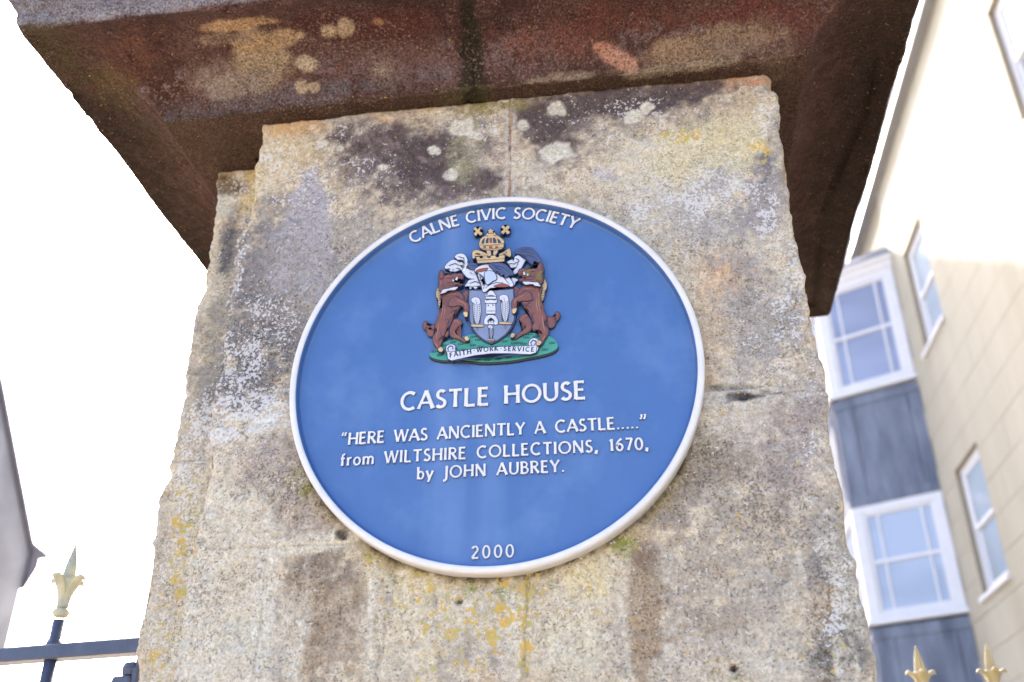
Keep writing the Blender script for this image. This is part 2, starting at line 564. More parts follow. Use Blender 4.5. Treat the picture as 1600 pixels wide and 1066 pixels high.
def stone_block(parent, xa, xb, za, zb, y0, dl, dr, dt, db, res, nib=False, name='stone_block'):
    s = axis(xa, xb, dl, dr, res, res * 4)
    t = axis(za, zb, db, dt, res, res * 4)
    U, V = np.meshgrid(s, t)
    U, V = U.ravel(), V.ravel()
    x = np.clip(U, xa, xb)
    z = np.clip(V, za, zb)
    ov = np.maximum(np.abs(U - x), np.abs(V - z))
    P0 = np.stack([x, y0 + ov, z], 1)
    # distances to each end, and radius of the worn arris
    e = fbm(P0, 0.05, 4, 3.0)
    def worn(d, big, chip=True):
        r = (0.004 + 0.018 * sstep(.5, .75, e)) if big else (.0004 + .0022 * sstep(.5, .7, e))
        q = np.clip(r - d, 0, None)
        return r - np.sqrt(np.clip(r * r - q * q, 0, None))
    onf = ov <= 1e-9
    y_in = np.zeros(len(P0))
    for d, big in ((x - xa, dl > .05), (xb - x, dr > .05), (z - za, False), (zb - z, False)):
        y_in = np.maximum(y_in, worn(d, big))
    side_l = (U < xa)
    side_r = (U > xb)
    n_big = fbm(P0, 0.09, 4, 13.) - .5
    n_mid = fbm(P0, 0.022, 4, 17.) - .5
    n_fine = fbm(P0, 0.007, 2, 19.) - .5
    disp = n_big * 0.010 + n_mid * 0.0045 + n_fine * 0.0030
    pit = sstep(.17, .3, fbm(P0, .014, 3, 101.) - .5)
    disp -= pit * .0025
    c, ym, X, Y = pier_paint(P0, nib)
    if not nib:
        for cx, cy, rx, ry, dep in ((1165, 621, 26, 4, .002), (1147, 1045, 6, 7, .008), (1190, 262, 14, 22, .003), (718, 940, 4, 4, .004),
                                    (1150, 604, 40, 3, .002), (1130, 225, 22, 5, .003), (945, 275, 24, 6, .002), (535, 838, 9, 7, .004)):
            disp -= dep * blob(X, Y, cx, cy, rx, ry, 0, n_mid * 2, .4)
    P = P0.copy()
    # front: along -y ; returns: outwards
    P[:, 1] += np.where(onf, y_in - disp, 0.0)
    P[:, 1] += np.where(~onf, np.maximum(0.004 - ov, 0) * 0 + np.where((U < xa) & (dl > .05) | (U > xb) & (dr > .05), y_in * np.exp(-ov / .02), .004), 0.0)
    out = n_big * 0.016 + n_mid * 0.010 + n_fine * .004
    wgt_l = np.where(dl > .05, 1.0, 0.0) * np.exp(-(x - xa) / 0.012)
    wgt_r = np.where(dr > .05, 1.0, 0.0) * np.exp(-(xb - x) / 0.012)
    P[:, 0] += -out * wgt_l + out * wgt_r
    P[:, 0] += np.where(wgt_l > 0, 1, 0) * 0
    return grid_mesh(name, P, len(s), len(t), M_STONE, parent, c, ym)


pier = tag(empty('gate_pier', (0.0155, 0.3, 0)), 'tall weathered limestone gate pier carrying the blue plaque, under a projecting dark cap', 'gate pier')
bpy.context.view_layer.update()
_holder = pier


def keep(o):
    """children are modelled in world coordinates"""
    o.matrix_parent_inverse = Matrix.Translation(-Vector(o.parent.location)) if o.parent else Matrix()
    return o


G = 0.0005
ZJ = 2.000        # bed joint behind the plaque
ZJ2 = 1.846       # bed joint low on the left
res = 0.0022
for a in ((XL, 0.019 - G, ZJ + G, ZT, 0.0, .5, .012, .0, .012, res),
          (0.019 + G, XR, ZJ + G, ZT, 0.0, .012, .5, .0, .012, res),
          (XL, 0.038 - G, ZJ2 + G, ZJ - G, 0.0, .5, .012, .012, .012, res),
          (0.038 + G, XR, 1.40, ZJ - G, 0.0, .012, .5, .012, .012, res),
          (XL, -0.258 - G, 1.40, ZJ2 - G, 0.0, .5, .012, .012, .012, res),
          (-0.258 + G, 0.038 - G, 1.40, ZJ2 - G, 0.0, .012, .012, .012, .012, res)):
    keep(stone_block(pier, *a))
for za, zb in ((ZJ + G, ZT), (1.70 + G, ZJ - G), (1.40, 1.70 - G)):
    keep(stone_block(pier, XB, XL + .06, za, zb, YB, .4, .012, .0 if zb > 2.4 else .012, .012, .003, True))
for k, (za, zb) in enumerate(((0.0, .34), (.344, .69), (.694, 1.04), (1.044, 1.396))):
    xm = (-.1, .1)[k % 2]
    keep(stone_block(pier, XL, xm - G, za, zb, 0.0, .5, .012, .012, .012, .012))
    keep(stone_block(pier, xm + G, XR, za, zb, 0.0, .012, .5, .012, .012, .012))
    keep(stone_block(pier, XB, XL + .06, za, zb, YB, .4, .012, .012, .012, .015, True))
JW = .0035
for a in ((0.019 - JW, 0.019 + JW, ZJ + .002, ZT), (XL + .006, XR - .006, 1.398 - .004, 1.398 + .004), (XL + .001, XR - .002, ZJ - JW, ZJ + JW), (0.038 - JW, 0.038 + JW, 1.40, ZJ - .002),
          (XL + .001, 0.038 - .002, ZJ2 - JW, ZJ2 + JW), (-0.258 - JW, -0.258 + JW, 1.40, ZJ2 - .002)):
    keep(stone_block(pier, *a, 0.0007, .006, .006, .006, .006, res, name='mortar_joint'))
for z_ in (ZJ, 1.70):
    keep(stone_block(pier, XB + .006, XL + .05, z_ - JW, z_ + JW, YB + .0007, .006, .006, .006, .006, .003, True, name='mortar_joint'))
bm = bmesh.new()
box(bm, (XL + .008, 0.0085, 0), (XR - .008, PD, ZT - .001))
box(bm, (XB + .01, YB + .008, 0), (XL + .008, PD - .05, ZT - .001))
o = obj('mortar_core', bm, M_MORTAR, pier)
keep(o)

# ---- cap: two stones, moulded underside
CX0, CX1, CY0, CY1 = -0.489, 0.4255, -0.026, 0.64
PROF = [(-.10, 0), (0, 0), (.006, .010), (.013, .022), (.024, .035), (.040, .047), (.060, .057), (.082, .063), (.104, .065), (.124, .062),
        (.138, .056), (.146, .052), (.150, .058), (.155, .070), (.164, .095), (.172, .125), (.176, .185), (.174, .245), (.162, .256), (.06, .275), (-.10, .315), (-.33, .36)]


def cap_paint(P):
    X, Y = to_map(P)
    w1 = fbm(P, 0.12, 4, 2.0) - 0.5
    w2 = fbm(P, 0.04, 4, 6.0) - 0.5
    w3 = fbm(P, 0.012, 3, 12.0) - 0.5
    W = w1 * 1.2 + w2 * 1.6 + w3 * .5
    c = np.empty((len(P), 3))
    nf = fbm(P, 0.0085, 3, 131.) - .5
    nf2 = fbm(P, 0.02, 3, 137.) - .5
    KC = 1.18
    c[:] = pc((98, 72, 66), KC)

    def lay(m, col, amt=1.0):
        m = np.clip(m * amt, 0, 1)
        m = np.clip(m + (nf * 2.6 + nf2 * 1.4) * m * (1 - m) * 2.2, 0, 1)[:, None]
        c[:] = c * (1 - m) + pc(col, KC) * m

    def B(cx, cy, rx, ry, a=0, k=1.0, s=0.5):
        return blob(X, Y, cx, cy, rx, ry, a, W * k, s)
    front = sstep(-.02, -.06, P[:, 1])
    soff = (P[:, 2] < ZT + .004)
    lay(sstep(-.05, .12, w1), (74, 50, 44), .8)
    lay(sstep(.0, .12, w2), (112, 82, 76), .55)
    fz = sstep(.01, .03, P[:, 2] - ZT) * (1 - sstep(.045, .056, P[:, 2] - ZT))
    lay(fz * sstep(-.08, .1, w2 + w3) * front, (132, 112, 114), .8)  # purple flecks, plus light caught by the moulding face painted in
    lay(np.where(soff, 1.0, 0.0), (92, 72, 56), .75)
    for cx, cy, rx, ry, a, col, k in (
            (200, 90, 40, 50, 40, (112, 74, 60), .6), (180, 150, 50, 40, 50, (94, 76, 50), .8), (230, 210, 30, 40, 50, (90, 74, 52), .6),
            (280, 240, 40, 30, 0, (88, 66, 46), .6), (120, 100, 40, 16, 50, (84, 56, 44), .6),
            (560, 40, 130, 20, 0, (90, 50, 44), .7), (850, 60, 90, 36, 0, (126, 84, 76), .7), (960, 30, 120, 24, 0, (108, 66, 58), .7),
            (1180, 30, 70, 30, 0, (110, 66, 60), .8), (630, 110, 90, 26, 0, (118, 92, 92), .6),
            (860, 110, 60, 18, 0, (112, 88, 86), .6), (1200, 80, 26, 40, 0, (120, 100, 86), .6), (450, 150, 200, 14, -9, (112, 106, 112), .5),
            (330, 330, 30, 60, 40, (78, 48, 36), .7), (1260, 300, 30, 90, 8, (84, 58, 46), .6), (1290, 120, 40, 110, 12, (90, 62, 52), .6)):
        lay(B(cx, cy, rx, ry, a), col, k)
    # pale bare patches
    for cx, cy, rx, ry, a, col, k in (
            (408, 100, 36, 44, 0, (164, 146, 122), 1.0), (375, 38, 52, 7, -6, (186, 152, 116), 1.0), (420, 64, 50, 12, -8, (178, 150, 116), 1.0),
            (350, 62, 36, 8, 0, (150, 128, 108), .8), (330, 125, 34, 22, -20, (150, 134, 126), .7), (380, 130, 50, 18, -10, (160, 148, 138), .8),
            (512, 50, 11, 8, 0, (194, 170, 140), 1.), (540, 42, 10, 12, 0, (190, 166, 136), 1.), (590, 36, 9, 5, 0, (164, 124, 92), 1.),
            (482, 99, 16, 11, 0, (196, 182, 160), 1.), (594, 110, 14, 11, 0, (178, 164, 146), 1.), (469, 137, 8, 7, 0, (186, 168, 144), 1.),
            (488, 136, 7, 6, 0, (186, 168, 144), 1.), (469, 55, 6, 5, 0, (186, 162, 130), 1.), (600, 118, 30, 20, 0, (130, 112, 106), .6),
            (1090, 75, 80, 26, -10, (160, 136, 112), .95), (1050, 108, 90, 10, -8, (172, 154, 130), .8), (965, 92, 34, 15, 22, (196, 150, 130), 1.),
            (940, 75, 12, 9, 0, (190, 140, 120), 1.), (900, 118, 70, 7, -6, (160, 142, 122), .7), (1140, 60, 40, 22, 0, (140, 122, 108), .6),
            (250, 12, 200, 9, -8, (150, 144, 146), .8), (562, 12, 3, 3, 0, (190, 160, 120), 1.), (430, 76, 4, 3, 0, (190, 160, 120), 1.)):
        lay(blob(X, Y, cx, cy, rx, ry, a, W * .8, .3), col, k)
    # green-black growth on the right edge; darker brown sides, olive left arris
    lay(sstep(CX1 + .06, CX1 + .11, P[:, 0]), (50, 45, 34), .95)
    lay(sstep(CX1 + .01, CX1 + .08, P[:, 0]), (66, 48, 38), .75)
    lay(sstep(CX0 - .02, CX0 - .10, P[:, 0]) * sstep(-.05, .05, P[:, 1]), (64, 46, 34), .7)
    lay(sstep(CX0 - .09, CX0 - .15, P[:, 0]), (62, 54, 44), .7)
    lay(sstep(CX0 - .04, CX0 - .12, P[:, 0]) * sstep(-.05, .1, w1) * sstep(.0, -.1, P[:, 1]), (84, 72, 48), .7)
    # joint growth
    jd = np.abs(P[:, 0] - JX(P))
    lay(1 - sstep(.008, .021, jd + w2 * .035 + w3 * .02), (56, 51, 40), .95)
    lay((1 - sstep(.02, .05, jd + w2 * .1)) * soff, (96, 88, 54), .5)
    # fascia: grey
    fas = sstep(.055, .064, P[:, 2] - ZT) * sstep(.134, .143, np.maximum(CY0 - P[:, 1], 0))
    lay(fas, (142, 138, 142), .8)
    sidek = np.clip(1.0 - front, 0, 1)
    LWc = np.clip(.06 + w2 * 1.0 + w3 * .8, 0, 1) * front * .7
    for cx, cy, rx, ry in ((300, 150, 120, 30), (360, 130, 90, 30), (430, 160, 160, 18), (820, 90, 120, 50), (1120, 80, 80, 30), (520, 60, 90, 40)):
        LWc = np.maximum(LWc, B(cx, cy, rx, ry) * .30)
    LDc = np.clip(.42 + w2 * .8 + w3 * .5, 0, 1)
    LYc = 0 * X
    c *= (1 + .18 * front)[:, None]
    return c, np.stack([LWc, LDc, LYc], 1)


def JX(P):
    return -0.030 - 0.006 * np.sin(P[:, 1] * 9) + 0.0


def cap_stone(parent, left):
    # perimeter samples (base point on the inner line, mitre direction)
    res = .0032
    pts = []
    def seg(a, b, na, nb, ends):
        L = math.hypot(b[0] - a[0], b[1] - a[1])
        n = max(2, int(L / res))
        for i in range(n):
            t = i / n
            pts.append((a, b, t, na, nb))
    jx = -.030
    g = -.0003
    if left:
        path = [(jx - g, CY1), (CX0, CY1), (CX0, CY0), (jx - g, CY0)]
        mit = [(0, 1), (-1, 1), (-1, -1), (0, -1)]
    else:
        path = [(jx + g, CY0), (CX1, CY0), (CX1, CY1), (jx + g, CY1)]
        mit = [(0, -1), (1, -1), (1, 1), (0, 1)]
    base, dirs = [], []
    for k in range(3):
        a, b = np.array(path[k]), np.array(path[k + 1])
        L = np.linalg.norm(b - a)
        r_ = res if k != (0 if left else 2) else res * 3
        n = max(2, int((L + .14) / r_))
        for i in range(n + (1 if k == 2 else 0)):
            t = i / n
            base.append(a + (b - a) * t)
            dirs.append(np.array(mit[k]) * (1 - t) + np.array(mit[k + 1]) * t)
    base, dirs = np.array(base), np.array(dirs, float)
    # profile resampled
    pr = np.array(PROF)
    o_, z_ = [], []
    for a, b in zip(pr, pr[1:]):
        L = np.linalg.norm(b - a)
        fine = a[0] > -.12 and a[0] >= -.001 and a[0] < .155 and b[0] > .05
        n = max(1, int(L / (res if (b[0] > -.001 and b[1] < .25) else .02)))
        for i in range(n):
            o_.append(a[0] + (b[0] - a[0]) * i / n)
            z_.append(a[1] + (b[1] - a[1]) * i / n)
    o_.append(pr[-1][0]); z_.append(pr[-1][1])
    o_, z_ = np.array(o_), np.array(z_)
    nu, nv = len(base), len(o_)
    O = np.repeat(o_, nu)
    Z = np.repeat(z_, nu)
    Bs = np.tile(base, (nv, 1))
    Ds = np.tile(dirs, (nv, 1))
    P = np.zeros((nu * nv, 3))
    P[:, :2] = Bs + Ds * O[:, None]
    P[:, 2] = ZT + Z
    # normals of profile for displacement (approx.)
    do, dz = np.gradient(o_), np.gradient(z_)
    ln = np.hypot(do, dz) + 1e-9
    no, nz = np.repeat(dz / ln, nu), np.repeat(-do / ln, nu)
    n1 = fbm(P, .11, 4, 61.) - .5
    n2 = fbm(P, .03, 4, 63.) - .5
    n3 = fbm(P, .009, 3, 65.) - .5
    lip = np.exp(-((O - .146) / .02) ** 2)
    d = n1 * .018 + (n2 * .010 + n3 * .0042) * (1 - .55 * lip)
    d = d - lip * .012 * sstep(.05, .25, n1 + n2 * .5) - lip * n2 * .006
    d = d * np.where(O < .001, .35, 1.0)
    c, LC = cap_paint(P)
    jd = np.abs(P[:, 0] - JX(P))
    d -= .007 * (1 - sstep(.002, .016, jd + n2 * .03))
    # a crevice running along the right-hand side
    cr = np.exp(-((O - (.105 + .012 * np.sin(P[:, 1] * 11))) / .006) ** 2) * (P[:, 0] > CX1 + .03) * sstep(.35, .55, fbm(P, .12, 2, 5.))
    d -= .009 * cr
    Dn = Ds / np.maximum(np.abs(Ds).max(1), 1e-6)[:, None]
    P[:, :2] += Dn * (no * d)[:, None]
    P[:, 2] += nz * d
    if left:
        P[:, 0] = np.minimum(P[:, 0], jx - g + n2 * .006)
    else:
        P[:, 0] = np.maximum(P[:, 0], jx + g + n2 * .006)
    # wandering joint
    near = 1 - sstep(0, .03, np.abs(P[:, 0] - jx))
    P[:, 0] += near * (JX(P) - jx)
    return keep(grid_mesh('cap_stone', P, nu, nv, M_CAP, parent, c, LC))


cap_stone(pier, True)
cap_stone(pier, False)
bm = bmesh.new()
box(bm, (CX0 + .02, CY0 + .018, ZT + .008), (CX1 - .02, CY1 - .03, ZT + .18))
M_JOINT = plain('dark_joint_dirt', pc((56, 50, 38)), .95, .3, 60)
keep(obj('mortar_bed', bm, M_JOINT, pier))

# ------------------------------------------------------------------ blue plaque
def paint_mat(name, col, rough=.35, dirt=.1, streaky=False):
    m, nt, b = mat(name)
    P = geo_pos(nt)
    n = noise(nt, 30, 4, .6, P)
    col = np.asarray(col)
    c = ramp(nt, n, .3, .7, tuple(col * (1 - dirt)), tuple(np.clip(col * (1 + dirt * .4), 0, 1)))
    if streaky:
        mp = nd(nt, 'ShaderNodeMapping')
        mp.inputs['Scale'].default_value = (1, 1, .07)
        nt.links.new(P, mp.inputs['Vector'])
        s = ramp(nt, noise(nt, 26, 2, .45, mp.outputs[0]), .46, .78)
        # pale sheen streaks painted into the blue, only in the middle
        sep = nd(nt, 'ShaderNodeSeparateXYZ')
        nt.links.new(P, sep.inputs[0])
        mr = nd(nt, 'ShaderNodeMapRange')
        mr.interpolation_type = 'SMOOTHSTEP'
        ab = nd(nt, 'ShaderNodeMath', operation='ABSOLUTE')
        ad = nd(nt, 'ShaderNodeMath', operation='ADD')
        ad.inputs[1].default_value = .03
        nt.links.new(sep.outputs[0], ad.inputs[0])
        nt.links.new(ad.outputs[0], ab.inputs[0])
        nt.links.new(ab.outputs[0], mr.inputs[0])
        mr.inputs[1].default_value = .10
        mr.inputs[2].default_value = .02
        f = mix(nt, 1.0, s, mr.outputs[0], 'MULTIPLY')
        f = mix(nt, .84, f, (0, 0, 0))
        cl = ramp(nt, noise(nt, 9, 4, .65, P), .5, .8)
        c = mix(nt, f, c, (.36, .48, .68))
        c = mix(nt, mix(nt, .82, cl, (0, 0, 0)), c, (.30, .42, .64))
        sp = nd(nt, 'ShaderNodeTexVoronoi')
        sp.inputs['Scale'].default_value = 38
        nt.links.new(P, sp.inputs['Vector'])
        dots = ramp(nt, sp.outputs['Distance'], .022, .03, (1, 1, 1), (0, 0, 0))
        c = mix(nt, mix(nt, .5, dots, (0, 0, 0)), c, (.06, .06, .07))
        rr_ = ramp(nt, noise(nt, 14, 4, .6, P), .3, .7, (rough - .06,) * 3, (rough + .14,) * 3)
        nt.links.new(rr_, b.inputs['Roughness'])
    else:
        b.inputs['Roughness'].default_value = rough
    nt.links.new(c, b.inputs['Base Color'])
    b.inputs['Specular IOR Level'].default_value = .5
    bp = nd(nt, 'ShaderNodeBump')
    bp.inputs['Strength'].default_value = .25
    bp.inputs['Distance'].default_value = .0006
    nt.links.new(noise(nt, 160, 3, .5, P), bp.inputs['Height'])
    nt.links.new(bp.outputs[0], b.inputs['Normal'])
    return m


M_BLUE = paint_mat('blue_plaque_paint', pc((82, 130, 198)), .34, .05, True)
M_WHITE = paint_mat('white_plaque_paint', (.62, .61, .59), .42, .08)
M_NAVY = paint_mat('navy_outline_paint', (.022, .03, .07), .4)
M_BLACK = paint_mat('black_paint', (.012, .013, .018), .35)
M_BROWN = paint_mat('chestnut_paint', pc((150, 90, 72), 1.1), .38, .25)
M_GOLD = paint_mat('gold_paint', pc((240, 206, 146), 1.15), .35, .25)
M_OLIVE = paint_mat('olive_gold_paint', pc((150, 126, 44)), .4, .2)
M_GREEN = paint_mat('green_enamel', pc((74, 180, 154), 1.1), .35, .15)
M_DGREEN = paint_mat('dark_green_enamel', (.01, .05, .05), .4)
M_SHIELD = paint_mat('shield_grey_blue', pc((150, 162, 194), 1.1), .3, .15)
M_SLATE = paint_mat('slate_blue_enamel', pc((92, 104, 150)), .35, .2)
M_LBROWN = paint_mat('worn_brown_highlight', pc((196, 138, 112), 1.2), .4, .2)
M_ARMW = paint_mat('white_enamel', pc((236, 238, 246), 1.25), .3, .08)
M_ORANGE = paint_mat('orange_enamel', pc((190, 92, 48)), .35, .2)
M_STEEL = paint_mat('pale_steel_enamel', pc((206, 222, 250), 1.2), .25, .08)

RP = .25
plaque = tag(empty('blue_plaque', (0, 0, ZP)), 'round blue plaque with white rim, raised lettering and coat of arms on stone pier', 'plaque')
MF = Matrix.Translation((0, 0, ZP)) @ Matrix.Rotation(R(90), 4, 'X')     # plaque-local (x, up, out of the wall)


def pkeep(o):
    if o.parent.parent is None: o.matrix_parent_inverse = Matrix.Translation(-Vector((0, 0, ZP)))
    return o


def revolve(name, prof, m, n=256, parent=None):
    bm = bmesh.new()
    rings = []
    for r, h in prof:
        rings.append([bm.verts.new(MF @ Vector((r * math.cos(2 * math.pi * i / n), r * math.sin(2 * math.pi * i / n), h))) for i in range(n)])
    for a, b in zip(rings, rings[1:]):
        for i in range(n):
            j = (i + 1) % n
            bm.faces.new((a[i], a[j], b[j], b[i]))
    return obj(name, bm, m, parent, smooth=True)


FH = .0085                                     # height of the blue face
# white rim
rim = revolve('rim', [(RP - .012, -.004), (RP - .001, -.004), (RP, -.002), (RP, .016), (RP - .0008, .0188), (RP - .0028, .0200), (RP - .0062, .0201),
                      (RP - .0078, .0192), (RP - .0083, .0182)], M_WHITE, parent=plaque)
pkeep(rim)
# blue face, slightly domed, with a coved wall up to the rim
face = revolve('face', [(.0005, FH + .0016), (.03, FH + .0016), (.09, FH + .0014), (.15, FH + .0009), (.20, FH + .0002), (.228, FH - .0002), (.2365, FH - .0001), (.2388, FH + .0004),
                        (.2398, FH + .0018), (.2402, .0150), (.2408, .0174), (.2418, .0183)], M_BLUE, parent=plaque)
pkeep(face)


def face_h(x, y):
    r = math.hypot(x, y)
    return FH + .0016 - (r / .228) ** 2 * .0018


# ---- lettering: every letter is a set of tapered strokes -----------------
def arc(cx, cy, rx, ry, a0, a1, n=14):
    return [(cx + rx * math.cos(R(a0 + (a1 - a0) * i / n)), cy + ry * math.sin(R(a0 + (a1 - a0) * i / n))) for i in range(n + 1)]


# glyph: (width, [(points, weight), ...]) in cap heights
GL = {
    'A': (.80, [([(.02, 0), (.385, 1)], .85), ([(.385, 1), (.78, 0)], 1.15), ([(.17, .33), (.62, .33)], .75)]),
    'B': (.62, [([(.09, 0), (.09, 1)], 1.1), ([(.09, .96)] + arc(.28, .75, .22, .21, 90, -90) + [(.09, .53)], .85),
                ([(.09, .53)] + arc(.31, .285, .25, .25, 90, -90) + [(.09, .04)], .95)]),
    'C': (.80, [(arc(.46, .5, .40, .47, 52, 308, 22), 1.05)]),
    'D': (.82, [([(.09, 0), (.09, 1)], 1.1), ([(.09, .955)] + arc(.32, .5, .43, .455, 90, -90, 18) + [(.09, .045)], 1.0)]),
    'E': (.58, [([(.09, 0), (.09, 1)], 1.1), ([(.09, .955), (.50, .955)], .85), ([(.09, .52), (.46, .52)], .8), ([(.09, .045), (.54, .045)], .9)]),
    'F': (.55, [([(.09, 0), (.09, 1)], 1.1), ([(.09, .955), (.50, .955)], .85), ([(.09, .52), (.46, .52)], .8)]),
    'H': (.78, [([(.09, 0), (.09, 1)], 1.1), ([(.69, 0), (.69, 1)], 1.1), ([(.09, .52), (.69, .52)], .8)]),
    'I': (.20, [([(.10, 0), (.10, 1)], 1.1)]),
    'J': (.30, [([(.20, 1), (.20, .05), (.17, -.10), (.08, -.20), (-.04, -.24)], 1.05)]),
    'K': (.68, [([(.09, 0), (.09, 1)], 1.1), ([(.60, 1), (.13, .50)], .85), ([(.20, .56), (.66, 0)], 1.1)]),
    'L': (.56, [([(.09, 0), (.09, 1)], 1.1), ([(.09, .045), (.53, .045)], .9)]),
    'N': (.82, [([(.09, 0), (.09, 1)], .9), ([(.09, 1), (.72, 0)], 1.15), ([(.72, 0), (.72, 1)], .9)]),
    'O': (.96, [(arc(.48, .5, .42, .46, 0, 360, 30), 1.0)]),
    'R': (.66, [([(.09, 0), (.09, 1)], 1.1), ([(.09, .955)] + arc(.30, .74, .24, .215, 90, -90) + [(.09, .525)], .9), ([(.28, .53), (.64, 0)], 1.1)]),
    'S': (.54, [(arc(.27, .735, .19, .22, 35, 230, 12) + [(.27, .50)] + arc(.255, .255, .215, .215, 52, -148, 14), 1.05)]),
    'T': (.70, [([(.35, 0), (.35, 1)], 1.1), ([(.02, .955), (.68, .955)], .85)]),
    'U': (.76, [([(.09, 1), (.09, .36)] + arc(.38, .34, .29, .30, 180, 360, 14) + [(.67, 1)], 1.0)]),
    'V': (.76, [([(.03, 1), (.38, 0)], 1.1), ([(.38, 0), (.73, 1)], .9)]),
    'W': (1.10, [([(.03, 1), (.30, 0)], 1.05), ([(.30, 0), (.55, 1)], .85), ([(.55, 1), (.82, 0)], 1.05), ([(.82, 0), (1.07, 1)], .85)]),
    'Y': (.70, [([(.03, 1), (.35, .48)], 1.1), ([(.67, 1), (.35, .48)], .9), ([(.35, .50), (.35, 0)], 1.1)]),
    'f': (.36, [([(.14, 0), (.14, .80)] + arc(.29, .80, .15, .16, 180, 70, 8), 1.0), ([(.02, .62), (.32, .62)], .8)]),
    'r': (.38, [([(.09, 0), (.09, .66)], 1.05), ([(.09, .48), (.17, .60), (.27, .65), (.36, .62)], .9)]),
    'o': (.60, [(arc(.30, .33, .24, .31, 0, 360, 24), 1.0)]),
    'm': (.92, [([(.09, 0), (.09, .66)], 1.05), ([(.09, .48)] + arc(.28, .46, .18, .19, 150, 0, 9) + [(.46, 0)], .95),
                ([(.46, .46)] + arc(.65, .46, .18, .19, 150, 0, 9) + [(.83, 0)], .95)]),
    'b': (.58, [([(.09, 0), (.09, 1)], 1.05), (arc(.29, .32, .22, .30, 150, -150, 18), .95)]),
    'y': (.56, [([(.04, .66), (.28, .03)], 1.05), ([(.52, .66), (.28, .03), (.16, -.26)], .9)]),
    '0': (.64, [(arc(.32, .48, .25, .46, 0, 360, 26), 1.0)]),
    '1': (.34, [([(.20, 0), (.20, .98)], 1.1), ([(.20, .96), (.05, .80)], .8)]),
    '2': (.58, [(arc(.27, .71, .21, .24, 160, -25, 12) + [(.05, .07)], 1.0), ([(.05, .045), (.54, .045)], .95)]),
    '6': (.60, [([(.46, .98), (.24, .80), (.10, .55)] + arc(.30, .29, .22, .27, 165, 520, 22), 1.0)]),
    '7': (.54, [([(.03, .955), (.50, .955)], .9), ([(.50, .955), (.18, 0)], 1.05)]),
    '.': (.25, [([(.125, .0), (.125, .12)], .85)]),
    ',': (.26, [([(.13, .13), (.12, .0), (.06, -.16)], 1.2)]),
    '\u201c': (.46, [([(.14, 1.04), (.06, .90), (.08, .74)], .8), ([(.36, 1.04), (.28, .90), (.30, .74)], .8)]),
    '\u201d': (.50, [([(.14, 1.12), (.15, .94), (.04, .74)], .85), ([(.40, 1.12), (.41, .94), (.30, .74)], .85)]),
    '\u00b7': (.24, [([(.12, .40), (.12, .52)], 1.3)]),
}


def ribbon(pts, w, flare=.28):
    """outline left/right points of a stroke that flares at both ends"""
    n = len(pts)
    if n == 2:
        a, b = pts
        pts = [(a[0] + (b[0] - a[0]) * t, a[1] + (b[1] - a[1]) * t) for t in (0, .12, .5, .88, 1)]
        n = 5
    L = [0]
    for i in range(1, n):
        L.append(L[-1] + math.hypot(pts[i][0] - pts[i - 1][0], pts[i][1] - pts[i - 1][1]))
    closed = math.hypot(pts[0][0] - pts[-1][0], pts[0][1] - pts[-1][1]) < 1e-4
    le, ri = [], []
    for i in range(n):
        p0 = pts[max(i - 1, 0)] if not (closed and i == 0) else pts[-2]
        p1 = pts[min(i + 1, n - 1)] if not (closed and i == n - 1) else pts[1]
        dx, dy = p1[0] - p0[0], p1[1] - p0[1]
        l = math.hypot(dx, dy) or 1
        s = L[i] / (L[-1] or 1)
        if closed:
            k = 1 - .16 * abs(dx) / l
        else:
            k = 1 + flare * (abs(2 * s - 1) ** 3) - .05
            if n > 6: k *= 1 - .13 * abs(dx) / l
        hw = w * k / 2
        le.append((pts[i][0] - dy / l * hw, pts[i][1] + dx / l * hw))
        ri.append((pts[i][0] + dy / l * hw, pts[i][1] - dx / l * hw))
    return le, ri, closed


def letter_bm(ch, size, M, h, weight=.125, eps=.00004, base=-.0008):
    bm = bmesh.new()
    for k, (pts, w) in enumerate(GL[ch][1]):
        le, ri, closed = ribbon(pts, w * weight)
        top = h + k * eps
        sc = lambda p, z: bm.verts.new(M @ Vector((p[0] * size, p[1] * size, z)))
        ins = .16
        def lerp(a, b, t): return (a[0] + (b[0] - a[0]) * t, a[1] + (b[1] - a[1]) * t)
        bL = [sc(p, base) for p in le]; bR = [sc(p, base) for p in ri]
        mL = [sc(p, top * .72) for p in le]; mR = [sc(p, top * .72) for p in ri]
        tL = [sc(lerp(a, b, ins), top) for a, b in zip(le, ri)]
        tR = [sc(lerp(b, a, ins), top) for a, b in zip(le, ri)]
        n = len(le)
        for i in range(n - 1):
            j = i + 1
            for q, mi in (((bL[i], mL[i], mL[j], bL[j]), 1), ((mL[i], tL[i], tL[j], mL[j]), 0), ((tL[i], tR[i], tR[j], tL[j]), 0),
                      ((tR[i], mR[i], mR[j], tR[j]), 0), ((mR[i], bR[i], bR[j], mR[j]), 1)):
                bm.faces.new(q).material_index = mi
        if not closed:
            for i in (0, n - 1):
                bm.faces.new((bL[i], mL[i], mR[i], bR[i])).material_index = 1
                bm.faces.new((mL[i], tL[i], tR[i], mR[i]))
    bmesh.ops.recalc_face_normals(bm, faces=bm.faces)
    return bm


def text_width(t, size, track, space):
    return sum((space if ch == ' ' else GL[ch][0] + track) for ch in t) * size - track * size


